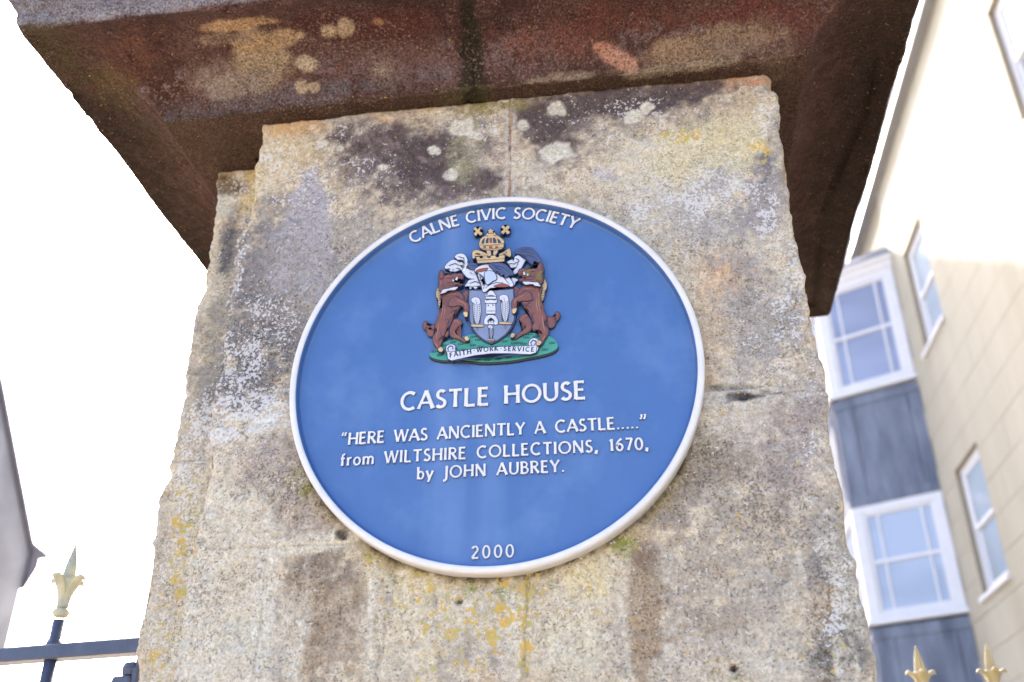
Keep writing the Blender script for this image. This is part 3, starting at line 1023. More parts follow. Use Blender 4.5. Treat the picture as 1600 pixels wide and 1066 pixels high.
def text_line(t, xa, xb, ybase, size, parent, m=None, h=.0030, weight=.135, name='letter', space=.42, hfun=face_h):
    m = m or M_WHITE
    n = len(t) - 1
    w0 = text_width(t, 1, 0, space)
    track = ((xb - xa) / size - w0) / n
    x = xa
    for ch in t:
        if ch == ' ':
            x += (space + track) * size
            continue
        jit = rnd.uniform(-.012, .012) * size
        M = MF @ Matrix.Translation((x, ybase + jit, hfun(x, ybase))) @ Matrix.Rotation(R(rnd.uniform(-.7, .7)), 4, 'Z')
        pkeep(obj(name, letter_bm(ch, size, M, h, weight), m, parent)).data.materials.append(M_BLUE)
        x += (GL[ch][0] + track) * size


def pl(x, y, h=.016):
    """point on the plaque's front, in plaque-local metres"""
    q = on_y(x, y, -h)
    return q[0], q[2] - ZP


def px_line(t, ax, ay, bx, by, size_px_top, **kw):
    a, b = pl(ax, ay), pl(bx, by)
    c = pl((ax + bx) / 2, (ay + by) / 2 - size_px_top)
    y0 = (a[1] + b[1]) / 2
    text_line(t, a[0], b[0], y0, c[1] - y0, face, **kw)


px_line('CASTLE HOUSE', 624, 641, 915, 619, 28, weight=.175, space=.55)
px_line('\u201cHERE WAS ANCIENTLY A CASTLE.....\u201d', 531, 690, 1011, 669, 18.8, weight=.18, h=.0030, space=.56)
px_line('from WILTSHIRE COLLECTIONS, 1670,', 530, 722, 1014, 703, 18.8, weight=.18, h=.0030, space=.56)
px_line('by JOHN AUBREY.', 650, 747, 882, 735, 18.8, weight=.18, h=.0030, space=.56)
px_line('2000', 735, 871, 802, 868, 20, weight=.17, h=.0028)
# arched line along the rim
t = 'CALNE CIVIC SOCIETY'
size = .0175
Ra = .2055
total = text_width(t, size, .10, .42)
span = None
aL, aR = pl(643, 376), pl(897, 356)
th0 = math.atan2(aL[1], aL[0])
th1 = math.atan2(aR[1], aR[0])
Ra = (math.hypot(*aL) + math.hypot(*aR)) / 2
w0 = text_width(t, 1, 0, .42)
track = ((th0 - th1) * Ra * 1.0 / size - w0) / (len(t) - 1)
s = 0.0
for ch in t:
    if ch == ' ':
        s += (.42 + track) * size
        continue
    wd = GL[ch][0] * size
    th = th0 - (s + wd / 2) / Ra
    M = MF @ Matrix.Translation((Ra * math.cos(th), Ra * math.sin(th), face_h(0, Ra))) @ Matrix.Rotation(th - math.pi / 2, 4, 'Z') @ Matrix.Translation((-wd / 2, 0, 0))
    pkeep(obj('letter', letter_bm(ch, size, M, .0030, .17), M_WHITE, face)).data.materials.append(M_BLUE)
    s += (GL[ch][0] + track) * size


# ---- coat of arms ---------------------------------------------------------
def e2p(x, y):
    """traced drawing units -> plaque-local metres"""
    return pl(640 + x * .2439, 330 + y * .2439, .018)


AX = (e2p(520, 848)[0] + e2p(517, 150)[0]) / 2


def smooth_poly(pts, n=5):
    out = []
    N = len(pts)
    for i in range(N):
        p0, p1, p2, p3 = (pts[(i + k - 1) % N] for k in range(4))
        for j in range(n):
            t = j / n
            out.append(tuple(.5 * (2 * p1[k] + (p2[k] - p0[k]) * t + (2 * p0[k] - 5 * p1[k] + 4 * p2[k] - p3[k]) * t * t +
                                   (3 * p1[k] - p0[k] - 3 * p2[k] + p3[k]) * t ** 3) for k in range(2)))
    return out


def area(p):
    return sum(p[i][0] * p[(i + 1) % len(p)][1] - p[(i + 1) % len(p)][0] * p[i][1] for i in range(len(p))) / 2


def grow(p, d):
    n = len(p)
    if area(p) < 0: p = p[::-1]
    out = []
    for i in range(n):
        a, b = p[i - 1], p[(i + 1) % n]
        dx, dy = b[0] - a[0], b[1] - a[1]
        l = math.hypot(dx, dy) or 1
        out.append((p[i][0] + dy / l * d, p[i][1] - dx / l * d))
    return out


def relief(bm, p, z0, z1, bev):
    """extruded outline with a rounded shoulder"""
    if area(p) < 0: p = p[::-1]
    rings = [(p, z0), (p, z1 - bev), (grow(p, -bev * .45), z1 - bev * .3), (grow(p, -bev * 1.1), z1)]
    vr = [[bm.verts.new(MF @ Vector((x, y, z))) for x, y in q] for q, z in rings]
    n = len(p)
    for a, b in zip(vr, vr[1:]):
        for i in range(n):
            j = (i + 1) % n
            bm.faces.new((a[i], a[j], b[j], b[i]))
    top = bm.faces.new(vr[-1])
    bmesh.ops.triangulate(bm, faces=[top])


arms = None
BASEH = face_h(0, .1)


def piece(name, polys, m, z, th=.0016, outline=.0006, smooth=True, bev=.0006, mirror=False, unit=True, parent=None, om=None):
    """a coloured relief piece with its dark painted border; drawn in traced units"""
    bm, bo = bmesh.new(), bmesh.new()
    for pts in polys:
        q = [e2p(*p) for p in pts] if unit else list(pts)
        if mirror: q = [(2 * AX - x, y) for x, y in q]
        if smooth: q = smooth_poly(q)
        relief(bm, q, BASEH - .001, z + th, bev)
        if outline:
            relief(bo, grow(q, outline), BASEH - .001, z + th - bev * .8, bev * .3)
    if len(polys) > 1 and name not in ('castle_tower',):
        bm.free(); bo.free()
        return [piece(name, [p_], m, z, th, outline, smooth, bev, mirror, unit, parent, om) for p_ in polys]
    o = pkeep(obj(name, bm, m, parent if parent is not None else arms, smooth=False))
    if outline:
        pkeep(obj('outline', bo, om or M_NAVY, arms))
    else:
        bo.free()
    return o


def stroke(name, lines, m, z, w, mirror=False, h=.0003):
    bm = bmesh.new()
    for pts in lines:
        q = [e2p(*p) for p in pts]
        if mirror: q = [(2 * AX - x, y) for x, y in q]
        le, ri, _ = ribbon(q, w, -.5) if len(q) > 2 else ribbon(q, w, -.5)
        a = [bm.verts.new(MF @ Vector((x, y, z + h))) for x, y in le]
        b = [bm.verts.new(MF @ Vector((x, y, z + h))) for x, y in ri]
        c = [bm.verts.new(MF @ Vector((x, y, z - .0006))) for x, y in le]
        d = [bm.verts.new(MF @ Vector((x, y, z - .0006))) for x, y in ri]
        for i in range(len(le) - 1):
            bm.faces.new((a[i], b[i], b[i + 1], a[i + 1]))
            bm.faces.new((c[i], a[i], a[i + 1], c[i + 1]))
            bm.faces.new((b[i], d[i], d[i + 1], b[i + 1]))
    return pkeep(obj(name, bm, m, arms))


Z0 = BASEH
# black back plate, mound-shaped, set lower to stand in for the arms' shadow
mound = [(122, 905), (160, 872), (205, 832), (290, 806), (390, 778), (520, 770), (660, 778), (740, 766), (840, 774), (915, 800), (946, 838), (938, 872),
         (880, 900), (765, 925), (640, 946), (480, 956), (340, 944), (210, 944), (140, 928)]
bm = bmesh.new()
q = smooth_poly([e2p(x, y + 10) for x, y in mound])
relief(bm, grow(q, .0006), Z0 - .001, Z0 + .0032, .0008)
arms = pkeep(obj('coat_of_arms', bm, M_BLACK, plaque))
arms['label'] = 'painted relief coat of arms with two boars, shield, helmet, crown and motto scroll'
piece('mound', [mound], M_GREEN, Z0 + .0022, .0018, 0)
rr = random.Random(3)
tuft = []
for cx, cy in ((150, 890), (185, 912), (215, 850), (270, 828), (320, 842), (340, 880), (395, 850), (430, 815), (400, 795), (425, 940), (490, 945), (560, 938), (625, 925),
               (600, 825), (660, 838), (625, 790), (740, 800), (800, 795), (720, 840), (905, 835), (860, 878), (690, 835), (680, 870), (355, 815), (445, 860), (760, 780), (580, 860),
               (300, 800), (230, 880)):
    for k in (-1, 0, 1, 2):
        tuft.append([(cx + k * 9 - 4, cy + 9 - abs(k) * 2), (cx + k * 10, cy), (cx + k * 12 + 3, cy - 11 + abs(k) * 2)])
stroke('grass_marks', tuft, M_DGREEN, Z0 + .0040, .0013)

# shield
sh = [(374, 500), (430, 496), (520, 494), (610, 492), (670, 490), (676, 560), (680, 620), (678, 690), (655, 745), (620, 790), (570, 828), (520, 850),
      (470, 828), (425, 792), (392, 745), (374, 690), (370, 620), (370, 560)]
q0 = [e2p(*p) for p in sh]
q0 = [((x + 0), y) for x, y in q0]
piece('shield_border', [q0], M_NAVY, Z0 + .0048, .0018, 0, smooth=False, bev=.0004, unit=False)
piece('shield', [grow(q0, -.0022)], M_SHIELD, Z0 + .0055, .0014, 0, smooth=False, bev=.0003, unit=False)
ZS = Z0 + .0065
piece('castle_tower', [
    [(500, 525), (508, 512), (520, 507), (534, 512), (543, 524), (550, 545), (494, 546)],
    [(484, 532), (496, 540), (520, 535), (545, 540), (556, 533), (552, 560), (488, 560)],
    [(480, 566), (492, 572), (520, 566), (548, 572), (560, 566), (556, 588), (484, 588)],
    [(492, 592), (548, 592), (551, 625), (550, 656), (490, 656), (489, 625)],
    [(478, 724), (478, 696), (488, 676), (505, 664), (535, 664), (555, 676), (565, 698), (565, 724), (545, 726), (543, 702), (521, 682), (500, 702), (498, 726)]],
    M_ARMW, ZS, .0016, .0006, smooth=False, bev=.0004)
stroke('tower_marks', [[(498, 604), (510, 604)], [(504, 597), (504, 612)], [(528, 602), (540, 602)], [(534, 595), (534, 610)], [(486, 546), (555, 546)], [(505, 690), (505, 722)], [(536, 690), (536, 722)],
                       [(492, 640), (548, 640)], [(521, 690), (521, 720)]], M_NAVY, ZS + .0017, .0008)
def feather(cx, cy, s, m=False):
    P_ = [(-20, -60), (-32, -66), (-36, -82), (-26, -94), (-6, -98), (12, -92), (20, -76), (24, -50), (26, -10), (21, 30), (12, 62), (2, 80), (-9, 64), (-20, 30), (-25, -10), (-26, -40)]
    return [[(cx + x * s, cy + y * s) for x, y in P_]]
for nm, cx, cy, s in (('feather', 431, 648, 1.0), ('feather', 611, 632, 1.0), ('feather', 521, 780, .52)):
    piece(nm, feather(cx, cy, s), M_ARMW, ZS, .0014, .0006, bev=.0004)
    ln = [[(cx - 8 * s, cy - 80 * s), (cx + 2 * s, cy - 40 * s), (cx, cy + 30 * s), (cx + 2 * s, cy + 122 * s)]]
    for k in range(-4, 6):
        ln.append([(cx - 25 * s, cy + (k * 13 - 6) * s), (cx - 8 * s, cy + (k * 13 + 6) * s)])
        ln.append([(cx + 24 * s, cy + (k * 13 - 4) * s), (cx + 9 * s, cy + (k * 13 + 6) * s)])
    stroke('feather_marks', ln, M_NAVY, ZS + .0016, .0007)
    bx = cx + 2 * s
    by = cy + 86 * s
    piece('gold_bar', [[(bx - 34 * s, by - 7 * s), (bx + 34 * s, by - 4 * s), (bx + 36 * s, by + 6 * s), (bx - 30 * s, by + 5 * s)]], M_GOLD, ZS + .0004, .0015, .0004, bev=.0003)

# mantling
for mir in (False,):
    piece('mantling', [
        [(222, 352), (240, 325), (268, 306), (290, 306), (308, 318), (328, 338), (345, 362), (330, 372), (310, 358), (292, 366), (288, 384), (276, 366), (262, 382), (252, 362), (234, 364)],
        [(286, 286), (300, 270), (326, 264), (350, 272), (366, 296), (370, 330), (362, 352), (372, 376), (392, 396), (430, 404), (464, 424), (452, 442), (410, 428), (372, 420), (346, 398), (334, 374), (346, 350), (344, 322), (330, 306), (306, 306), (298, 296)],
        [(352, 474), (366, 452), (380, 434), (420, 430), (462, 446), (468, 480), (440, 474), (420, 492), (402, 482), (384, 492), (376, 478)]], M_ARMW, Z0 + .0040, .0018, .0008, bev=.0005)
    piece('mantling', [
        [(622, 318), (650, 308), (664, 316), (668, 290), (690, 276), (722, 280), (746, 294), (732, 322), (716, 352), (698, 380), (668, 396), (664, 376), (678, 354), (648, 356), (638, 338)],
        [(600, 440), (636, 436), (660, 420), (692, 432), (676, 448), (668, 466), (640, 462), (618, 470)]], M_ARMW, Z0 + .0040, .0018, .0008, bev=.0005)
piece('plume', [[(372, 336), (400, 326), (436, 340), (430, 360), (404, 372), (384, 362)],
                [(674, 262), (690, 240), (728, 228), (782, 232), (808, 262), (842, 312), (826, 322), (796, 312), (784, 336), (762, 316), (744, 290), (716, 276)]],
      M_SLATE, Z0 + .0046, .0020, .0007, bev=.0005)
stroke('plume_marks', [[(690, 258), (740, 254), (800, 270)], [(700, 244), (750, 240), (792, 250)], [(746, 276), (780, 284), (820, 308)], [(386, 346), (410, 344), (430, 352)],
                       [(250, 344), (290, 330), (320, 346)], [(310, 286), (344, 296), (352, 340)], [(384, 458), (420, 446), (455, 460)], [(680, 296), (700, 310), (680, 360)], [(640, 330), (668, 334), (690, 320)]],
       M_NAVY, Z0 + .0066, .0009)

# helmet
piece('helmet', [[(416, 382), (440, 356), (480, 342), (520, 342), (566, 362), (606, 396), (650, 440), (664, 476), (640, 482), (590, 462), (548, 468), (516, 490), (486, 516), (468, 512), (466, 486), (482, 462), (472, 430), (446, 404)]],
      M_ARMW, Z0 + .0062, .0022, .0009, bev=.0006)
piece('visor', [[(484, 396), (520, 386), (548, 402), (558, 438), (534, 452), (498, 474), (484, 440)]], M_STEEL, Z0 + .0076, .0024, .0009, bev=.0006)
piece('helmet_lining', [[(424, 386), (452, 372), (500, 366), (488, 382), (440, 392)], [(540, 484), (566, 472), (600, 466), (640, 482), (600, 488)]], M_ORANGE, Z0 + .0078, .0014, .0004, bev=.0003)
stroke('helmet_marks', [[(436, 396), (470, 420), (486, 460), (472, 500)], [(484, 494), (520, 470), (556, 458), (600, 460)], [(566, 392), (600, 424), (640, 470)]], M_NAVY, Z0 + .0085, .0010)
piece('plume', [[(508, 346), (556, 334), (612, 346), (646, 378), (668, 408), (640, 416), (618, 432), (606, 410), (586, 420), (580, 398), (556, 398), (534, 376)]], M_SLATE, Z0 + .0080, .0024, .0007, bev=.0005)
stroke('plume_marks', [[(530, 352), (590, 364), (650, 402)], [(540, 368), (590, 382), (616, 416)]], M_NAVY, Z0 + .0105, .0006)

# coronet, ribbons and crown
piece('coronet', [[(428, 304), (452, 300), (456, 312), (472, 310), (472, 298), (498, 296), (502, 308), (520, 307), (522, 295), (552, 293), (556, 305), (574, 304), (576, 293), (612, 291),
                   (608, 330), (560, 334), (500, 338), (440, 342)]], M_GOLD, Z0 + .0092, .0024, .0008, smooth=False, bev=.0004)
stroke('coronet_marks', [[(436, 326), (500, 322), (560, 318), (608, 314)]], M_NAVY, Z0 + .0117, .0005)
piece('ribbon', [[(404, 262), (428, 250), (470, 262), (504, 280), (486, 292), (450, 276), (424, 274), (418, 300), (404, 302)],
                 [(574, 278), (604, 262), (640, 240), (650, 284), (634, 292), (622, 264), (590, 288)],
                 [(494, 252), (516, 252), (522, 282), (504, 290)], [(542, 252), (566, 252), (548, 286), (536, 276)]], M_GOLD, Z0 + .0070, .0018, .0008, bev=.0004)
piece('crown', [[(446, 206), (458, 178), (486, 158), (500, 140), (518, 128), (540, 134), (556, 152), (584, 172), (604, 192), (604, 214), (596, 240), (560, 250), (510, 252), (466, 248), (450, 230)]],
      M_GOLD, Z0 + .0060, .0034, .0008, bev=.0006)
piece('crown_cap', [[(462, 212), (464, 194), (476, 180), (484, 176), (478, 194), (478, 212)], [(488, 210), (490, 188), (502, 172), (508, 176), (506, 208)],
                    [(536, 208), (534, 176), (544, 172), (556, 188), (558, 208)], [(568, 210), (568, 192), (562, 178), (578, 188), (590, 208)]],
      M_NAVY, Z0 + .0086, .0010, 0, smooth=False, bev=.0002)
piece('crown_jewels', [[(514, 176), (528, 176), (528, 206), (514, 206)], [(474, 228), (490, 230), (488, 240), (474, 238)], [(510, 230), (530, 230), (530, 241), (510, 241)], [(550, 230), (566, 228), (566, 239), (550, 240)]],
      M_ORANGE, Z0 + .0088, .0010, .0003, smooth=False, bev=.0002)
piece('crown_orb', [[(508, 138), (500, 128), (512, 126), (520, 116), (530, 126), (542, 126), (534, 138), (538, 148), (521, 142), (504, 148)]], M_GOLD, Z0 + .0070, .0030, .0007, smooth=False, bev=.0003)
stroke('crown_marks', [[(450, 220), (500, 224), (560, 220), (602, 212)], [(456, 245), (510, 248), (596, 238)], [(486, 162), (505, 164)], [(540, 160), (560, 160)]], M_NAVY, Z0 + .0096, .0006)
for cx, cy, ax_, a in ((436, 122, (436, 124, 492, 166), 42), (612, 112, (612, 114, 558, 160), -44)):
    x0, y0, x1, y1 = ax_
    dx, dy = x1 - x0, y1 - y0
    l = math.hypot(dx, dy)
    nx, ny = -dy / l * 5, dx / l * 5
    piece('sceptre', [[(x0 + nx, y0 + ny), (x1 + nx, y1 + ny), (x1 - nx, y1 - ny), (x0 - nx, y0 - ny)]], M_NAVY, Z0 + .0026, .0020, 0, smooth=False, bev=.0003)
    cr_ = []
    for k in range(4):
        b_ = R(a + 90 * k)
        c_, s_ = math.cos(b_), math.sin(b_)
        for u, v in ((9, -9), (30, -11), (33, 0), (30, 11), (9, 9)):
            if (u, v) == (9, 9): continue
            cr_.append((cx + c_ * u - s_ * v, cy + s_ * u + c_ * v))
    piece('sceptre_cross', [cr_], M_GOLD, Z0 + .0040, .0022, .0006, smooth=False, bev=.0005)

# boars: drawn once for the left, mirrored for the right
BOAR = dict(
    mane=[(190, 470), (178, 480), (166, 510), (168, 540), (178, 560), (180, 590), (190, 612), (204, 596), (206, 560), (200, 530), (206, 500)],
    tail=[(156, 716), (130, 726), (112, 742), (104, 730), (110, 708), (100, 694), (86, 700), (80, 720), (88, 742), (104, 756), (112, 782), (134, 792), (156, 778), (160, 752)],
    body=[(200, 522), (240, 506), (290, 504), (330, 520), (348, 552), (336, 588), (318, 618), (300, 650), (280, 676), (258, 706), (240, 742), (250, 776), (236, 802), (206, 812), (192, 830), (200, 866),
          (214, 884), (206, 900), (184, 896), (168, 866), (148, 836), (148, 800), (166, 768), (160, 738), (168, 704), (190, 672), (200, 640), (204, 590), (194, 552)],
    hind=[(262, 722), (276, 690), (310, 684), (334, 706), (324, 732), (296, 758), (296, 782), (322, 798), (352, 812), (366, 824), (352, 836), (316, 818), (278, 806), (258, 790), (252, 756)],
    fore=[(262, 566), (290, 552), (330, 566), (364, 584), (380, 604), (378, 640), (368, 660), (348, 656), (350, 632), (344, 614), (316, 606), (280, 612), (250, 606)],
    fore2=[(322, 540), (336, 516), (362, 498), (374, 512), (370, 540), (358, 570), (334, 560)],
    head=[(188, 452), (186, 420), (192, 392), (204, 378), (220, 392), (232, 412), (262, 412), (298, 410), (318, 402), (338, 404), (344, 424), (334, 442), (306, 446), (292, 452), (312, 460), (338, 468),
          (326, 480), (296, 486), (276, 498), (250, 512), (214, 520), (192, 508), (186, 480)],
)


def boar(mir):
    k = 0.0
    piece('boar_mane', [BOAR['mane']], M_GOLD, Z0 + .0030, .0020, .0008, mirror=mir, bev=.0004)
    piece('boar_tail', [BOAR['tail']], M_BROWN, Z0 + .0022, .0026, .0007, mirror=mir, bev=.0009)
    piece('boar_leg', [BOAR['fore2']], M_BROWN, Z0 + .0030, .0026, .0007, mirror=mir, bev=.0008)
    piece('boar_leg', [BOAR['hind']], M_BROWN, Z0 + .0036, .0030, .0007, mirror=mir, bev=.0010)
    piece('boar_body', [BOAR['body']], M_BROWN, Z0 + .0042, .0038, .0007, mirror=mir, bev=.0016)
    piece('boar_head', [BOAR['head']], M_BROWN, Z0 + .0060, .0040, .0007, mirror=mir, bev=.0012)
    piece('boar_leg', [BOAR['fore']], M_BROWN, Z0 + .0070, .0032, .0007, mirror=mir, bev=.0010)
    if mir:
        piece('boar_cheek', [[(196, 470), (192, 440), (206, 430), (226, 448), (232, 478), (214, 500), (198, 500)], [(262, 420), (290, 418), (300, 434), (292, 462), (268, 452)]],
              M_OLIVE, Z0 + .0104, .0006, 0, mirror=mir, bev=.0002)
        piece('boar_flank', [[(204, 560), (214, 600), (206, 650), (196, 662), (202, 620)]], M_OLIVE, Z0 + .0084, .0005, 0, mirror=mir, bev=.0002)
    piece('boar_ear', [[(196, 420), (200, 396), (210, 392), (220, 416), (214, 436), (202, 438)]], M_BROWN, Z0 + .0102, .0012, .0006, mirror=mir, bev=.0004)
    piece('tusk', [[(296, 446), (304, 430), (310, 430), (308, 450)], [(276, 456), (282, 444), (288, 456)]], M_ARMW, Z0 + .0104, .0010, .0003, mirror=mir, bev=.0003)
    piece('collar', [[(x + 7 * (-1) ** i, y) for i, (x, y) in enumerate(((202, 524), (226, 512), (250, 504), (276, 500), (304, 494), (310, 506), (284, 514), (256, 520), (230, 528), (208, 538)))]],
          M_ARMW, Z0 + .0104, .0014, .0006, mirror=mir, bev=.0004)
    piece('hoof', [[(346, 656), (360, 652), (374, 658), (372, 680), (358, 684), (350, 672)], [(354, 818), (372, 808), (382, 830), (364, 836)], [(186, 888), (206, 878), (218, 896), (206, 908), (190, 902)]],
          M_GOLD, Z0 + .0100, .0010, .0004, mirror=mir, bev=.0003)
    stroke('boar_marks', [[(240, 470), (262, 462), (282, 470)], [(262, 436), (284, 430), (300, 438)], [(238, 436), (252, 432), (262, 438)], [(318, 412), (324, 424), (320, 436)], [(252, 484), (286, 478), (320, 474)],
                          [(206, 470), (220, 480), (226, 496)]], M_NAVY, Z0 + .0102, .0007, mir)
    stroke('boar_marks', [[(290, 540), (316, 548), (330, 574)], [(256, 600), (240, 612)], [(230, 700), (244, 690), (252, 710), (246, 760)], [(262, 620), (290, 640)], [(196, 770), (206, 800), (230, 806)],
                          [(310, 622), (286, 640), (256, 650)]], M_NAVY, Z0 + .0082, .0008, mir)
    stroke('worn_highlight', [[(214, 570), (212, 630), (200, 690)], [(186, 720), (180, 770), (168, 820)], [(240, 540), (270, 530), (300, 532)], [(222, 600), (226, 640), (214, 690)], [(166, 846), (180, 874)]],
           M_LBROWN, Z0 + .0081, .0012, mir)
    stroke('worn_highlight', [[(280, 700), (304, 700), (312, 716)], [(280, 770), (300, 796), (330, 812)]], M_LBROWN, Z0 + .0067, .0010, mir)
    stroke('worn_highlight', [[(300, 576), (340, 588), (360, 604), (360, 630)]], M_LBROWN, Z0 + .0103, .0010, mir)
    stroke('worn_highlight', [[(222, 430), (250, 424), (280, 422)], [(310, 414), (330, 414)], [(200, 450), (204, 480)]], M_LBROWN, Z0 + .0101, .0009, mir)
    stroke('mane_marks', [[(180 - (k % 2) * 3, 486 + k * 16), (196, 492 + k * 15)] for k in range(8)], M_NAVY, Z0 + .0051, .0006, mir)


boar(False)
boar(True)

# motto scroll
scr = [(240, 900), (300, 900), (400, 884), (520, 872), (640, 866), (770, 864), (816, 858), (808, 906), (770, 916), (640, 910), (520, 910), (420, 922), (330, 942), (270, 956), (246, 946)]
piece('motto_scroll', [scr], M_ARMW, Z0 + .0054, .0028, .0009, smooth=False, bev=.0003)
piece('scroll_end', [[(234, 872), (246, 857), (268, 852), (288, 860), (297, 880), (300, 904), (272, 912), (250, 920), (238, 912)]], M_ARMW, Z0 + .0050, .0028, .0009, bev=.0003)
piece('scroll_end', [[(766, 868), (764, 840), (776, 820), (800, 812), (820, 822), (827, 846), (822, 880), (810, 900), (790, 880)]], M_ARMW, Z0 + .0050, .0028, .0009, bev=.0003)
stroke('scroll_curl', [[(250, 900), (244, 880), (256, 864), (274, 866), (280, 880), (270, 886)], [(782, 866), (776, 842), (790, 828), (808, 832), (810, 848), (798, 854)], [(292, 872), (298, 906)]], M_SLATE, Z0 + .0082, .0016)
def scroll_text(t, ax, ay, bx, by, hpx):
    a, b = e2p(ax, ay), e2p(bx, by)
    size = e2p((ax + bx) / 2, (ay + by) / 2 - hpx)[1] - (a[1] + b[1]) / 2
    w0 = text_width(t, 1, 0, .3)
    L = math.hypot(b[0] - a[0], b[1] - a[1])
    track = (L / size - w0) / max(1, len(t) - 1) if len(t) > 1 else 0
    ang = math.atan2(b[1] - a[1], b[0] - a[0])
    x = 0
    for ch in t:
        M = MF @ Matrix.Translation((a[0] + math.cos(ang) * x, a[1] + math.sin(ang) * x, Z0 + .0078)) @ Matrix.Rotation(ang, 4, 'Z')
        pkeep(obj('motto_letter', letter_bm(ch, size, M, .0007, .2), M_BLACK, arms)).data.materials.append(M_BLACK)
        x += (GL[ch][0] + track) * size
scroll_text('FAITH', 258, 938, 396, 914, 30)
scroll_text('\u00b7', 411, 905, 420, 904, 27)
scroll_text('WORK', 430, 905, 566, 893, 28)
scroll_text('\u00b7', 582, 893, 592, 893, 25)
scroll_text('SERVICE', 602, 895, 796, 900, 28)

# ------------------------------------------------------------------ railings
M_IRON = plain('blue_black_iron_paint', pc((78, 88, 112), 1.1), .4, .3, 25, spec=.5, bump=.3)
M_FINIAL = plain('weathered_gold_paint', pc((222, 210, 160), 1.15), .45, .25, 40, spec=.5, bump=.3, c2=pc((186, 194, 180), 1.1))
M_FINIAL2 = plain('gold_paint_bright', pc((228, 210, 154)), .4, .18, 30, spec=.5, bump=.2)


def finial_bm():
    """gilded spear head: moulded collar, fluted flaring stem, four curled leaves, four-sided spike"""
    bm = bmesh.new()
    prof = [(.0075, -.004), (.0095, -.003), (.0112, 0), (.0118, .003), (.0108, .006), (.0088, .008)]
    lathe(bm, prof, 20)
    stem = [(.0088, .0078), (.0090, .014), (.0098, .022), (.0114, .030), (.0138, .038), (.0168, .045), (.0176, .0495), (.0120, .053)]
    lathe(bm, stem, 24, sq=lambda t, k: .86 + .16 * abs(math.cos(2 * t)))
    lathe(bm, [(.0118, .0500), (.0112, .056), (.0088, .072), (.0052, .088), (.0020, .100), (.0006, .104)], 16,
          sq=lambda t, k: .80 + .22 * abs(math.cos(2 * t)) ** 2)
    for k in range(4):
        Mk = Matrix.Rotation(R(90 * k), 4, 'Z')
        path = [(.004, .018, .0062, .0060), (.0085, .032, .0075, .0065), (.0130, .0425, .0085, .0062), (.0180, .0490, .0086, .0052), (.0235, .0520, .0074, .0042), (.0278, .0512, .0050, .0032), (.0296, .0482, .0020, .0016)]
        rings = []
        for x, z, w, th in path:
            rings.append([bm.verts.new(Mk @ Vector((x + dx * .0, w * math.cos(a), z + th * math.sin(a)))) for a, dx in [(2 * math.pi * i / 10, 0) for i in range(10)]])
        for a, b in zip(rings, rings[1:]):
            for i in range(10):
                j = (i + 1) % 10
                bm.faces.new((a[i], a[j], b[j], b[i]))
        bm.faces.new(rings[-1])
    bmesh.ops.recalc_face_normals(bm, faces=bm.faces)
    return bm


_fin = bpy.data.meshes.new('spear_finial')
_b = finial_bm(); _b.to_mesh(_fin); _b.free()
_fin.polygons.foreach_set('use_smooth', [True] * len(_fin.polygons))
_fin.materials.append(M_FINIAL)
_fin2 = _fin.copy()
_fin2.materials[0] = M_FINIAL2
_bar = bpy.data.meshes.new('bar')
_b = bmesh.new(); lathe(_b, [(.0085, .12), (.0085, 1.60), (.0085, 1.826)], 16); _b.to_mesh(_bar); _b.free()
_bar.polygons.foreach_set('use_smooth', [True] * len(_bar.polygons))
_bar.materials.append(M_IRON)


def railing(root, xs, fin, L, sgn, ztop, wall_up=True):
    """along local x; bars at xs"""
    for x in xs:
        b = link_mesh('bar', _bar, None, root); b.location = (x, 0, ztop - 1.834)
        f = link_mesh('spear_finial', fin, None, root); f.location = (x, 0, ztop)
        f.rotation_euler = (0, 0, rnd.uniform(-.1, .1))
        # swollen joint under the head and at the rail
        bm = bmesh.new()
        lathe(bm, [(.0085, ztop - .060), (.0125, ztop - .052), (.0128, ztop - .046), (.0085, ztop - .034)], 16, Matrix.Translation((x, 0, 0)))
        obj('collar', bm, M_IRON, root, True)
    for z0, z1, nm in ((ztop - .078, ztop - .036, 'rail'), (ztop - 1.70, ztop - 1.665, 'rail')):
        bm = bmesh.new()
        a, b = (0, L) if sgn > 0 else (-L, 0)
        if nm == 'rail' and z1 > 1: box(bm, (a, -.014, z0 + .014), (b, .014, z1 - .008), .002)
        else: box(bm, (a, -.014, z0), (b, .014, z1), .002)
        obj(nm, bm, M_IRON, root)


rl = tag(empty('iron_railing', (-.500, .245, 0), R(-9.6)), 'dark blue iron railing with a spear finial, joining the pier at its lower left', 'railing', None)
p1 = -.175
railing(rl, [p1, p1 - .19, p1 - .38, p1 - .57, p1 - .76, p1 - .95], _fin, 1.1, -1, 1.847)
bm = bmesh.new()
box(bm, (-.022, -.014, .05), (-.012, .014, 1.878), .002)
obj('end_upright', bm, M_IRON, rl)
bm = bmesh.new()
box(bm, (-.052, -.020, 1.700), (-.022, .016, 1.752), .003)
box(bm, (-.026, -.016, 1.710), (-.0115, .017, 1.766), .004)
lathe(bm, [(.004, 0), (.012, .002), (.014, .010), (.011, .018), (.004, .020)], 16, Matrix.Translation((-.032, -.004, 1.752)))
obj('hinge_bracket', bm, M_IRON, rl)
rr2 = tag(empty('iron_railing', (.50, 1.1, 0), 0), 'iron railing with bright gold spear finials, behind the lower right edge of the pier', 'railing', None)
railing(rr2, [.059, .195, .331, .467, .603, .739], _fin2, 1.0, 1, 1.826)

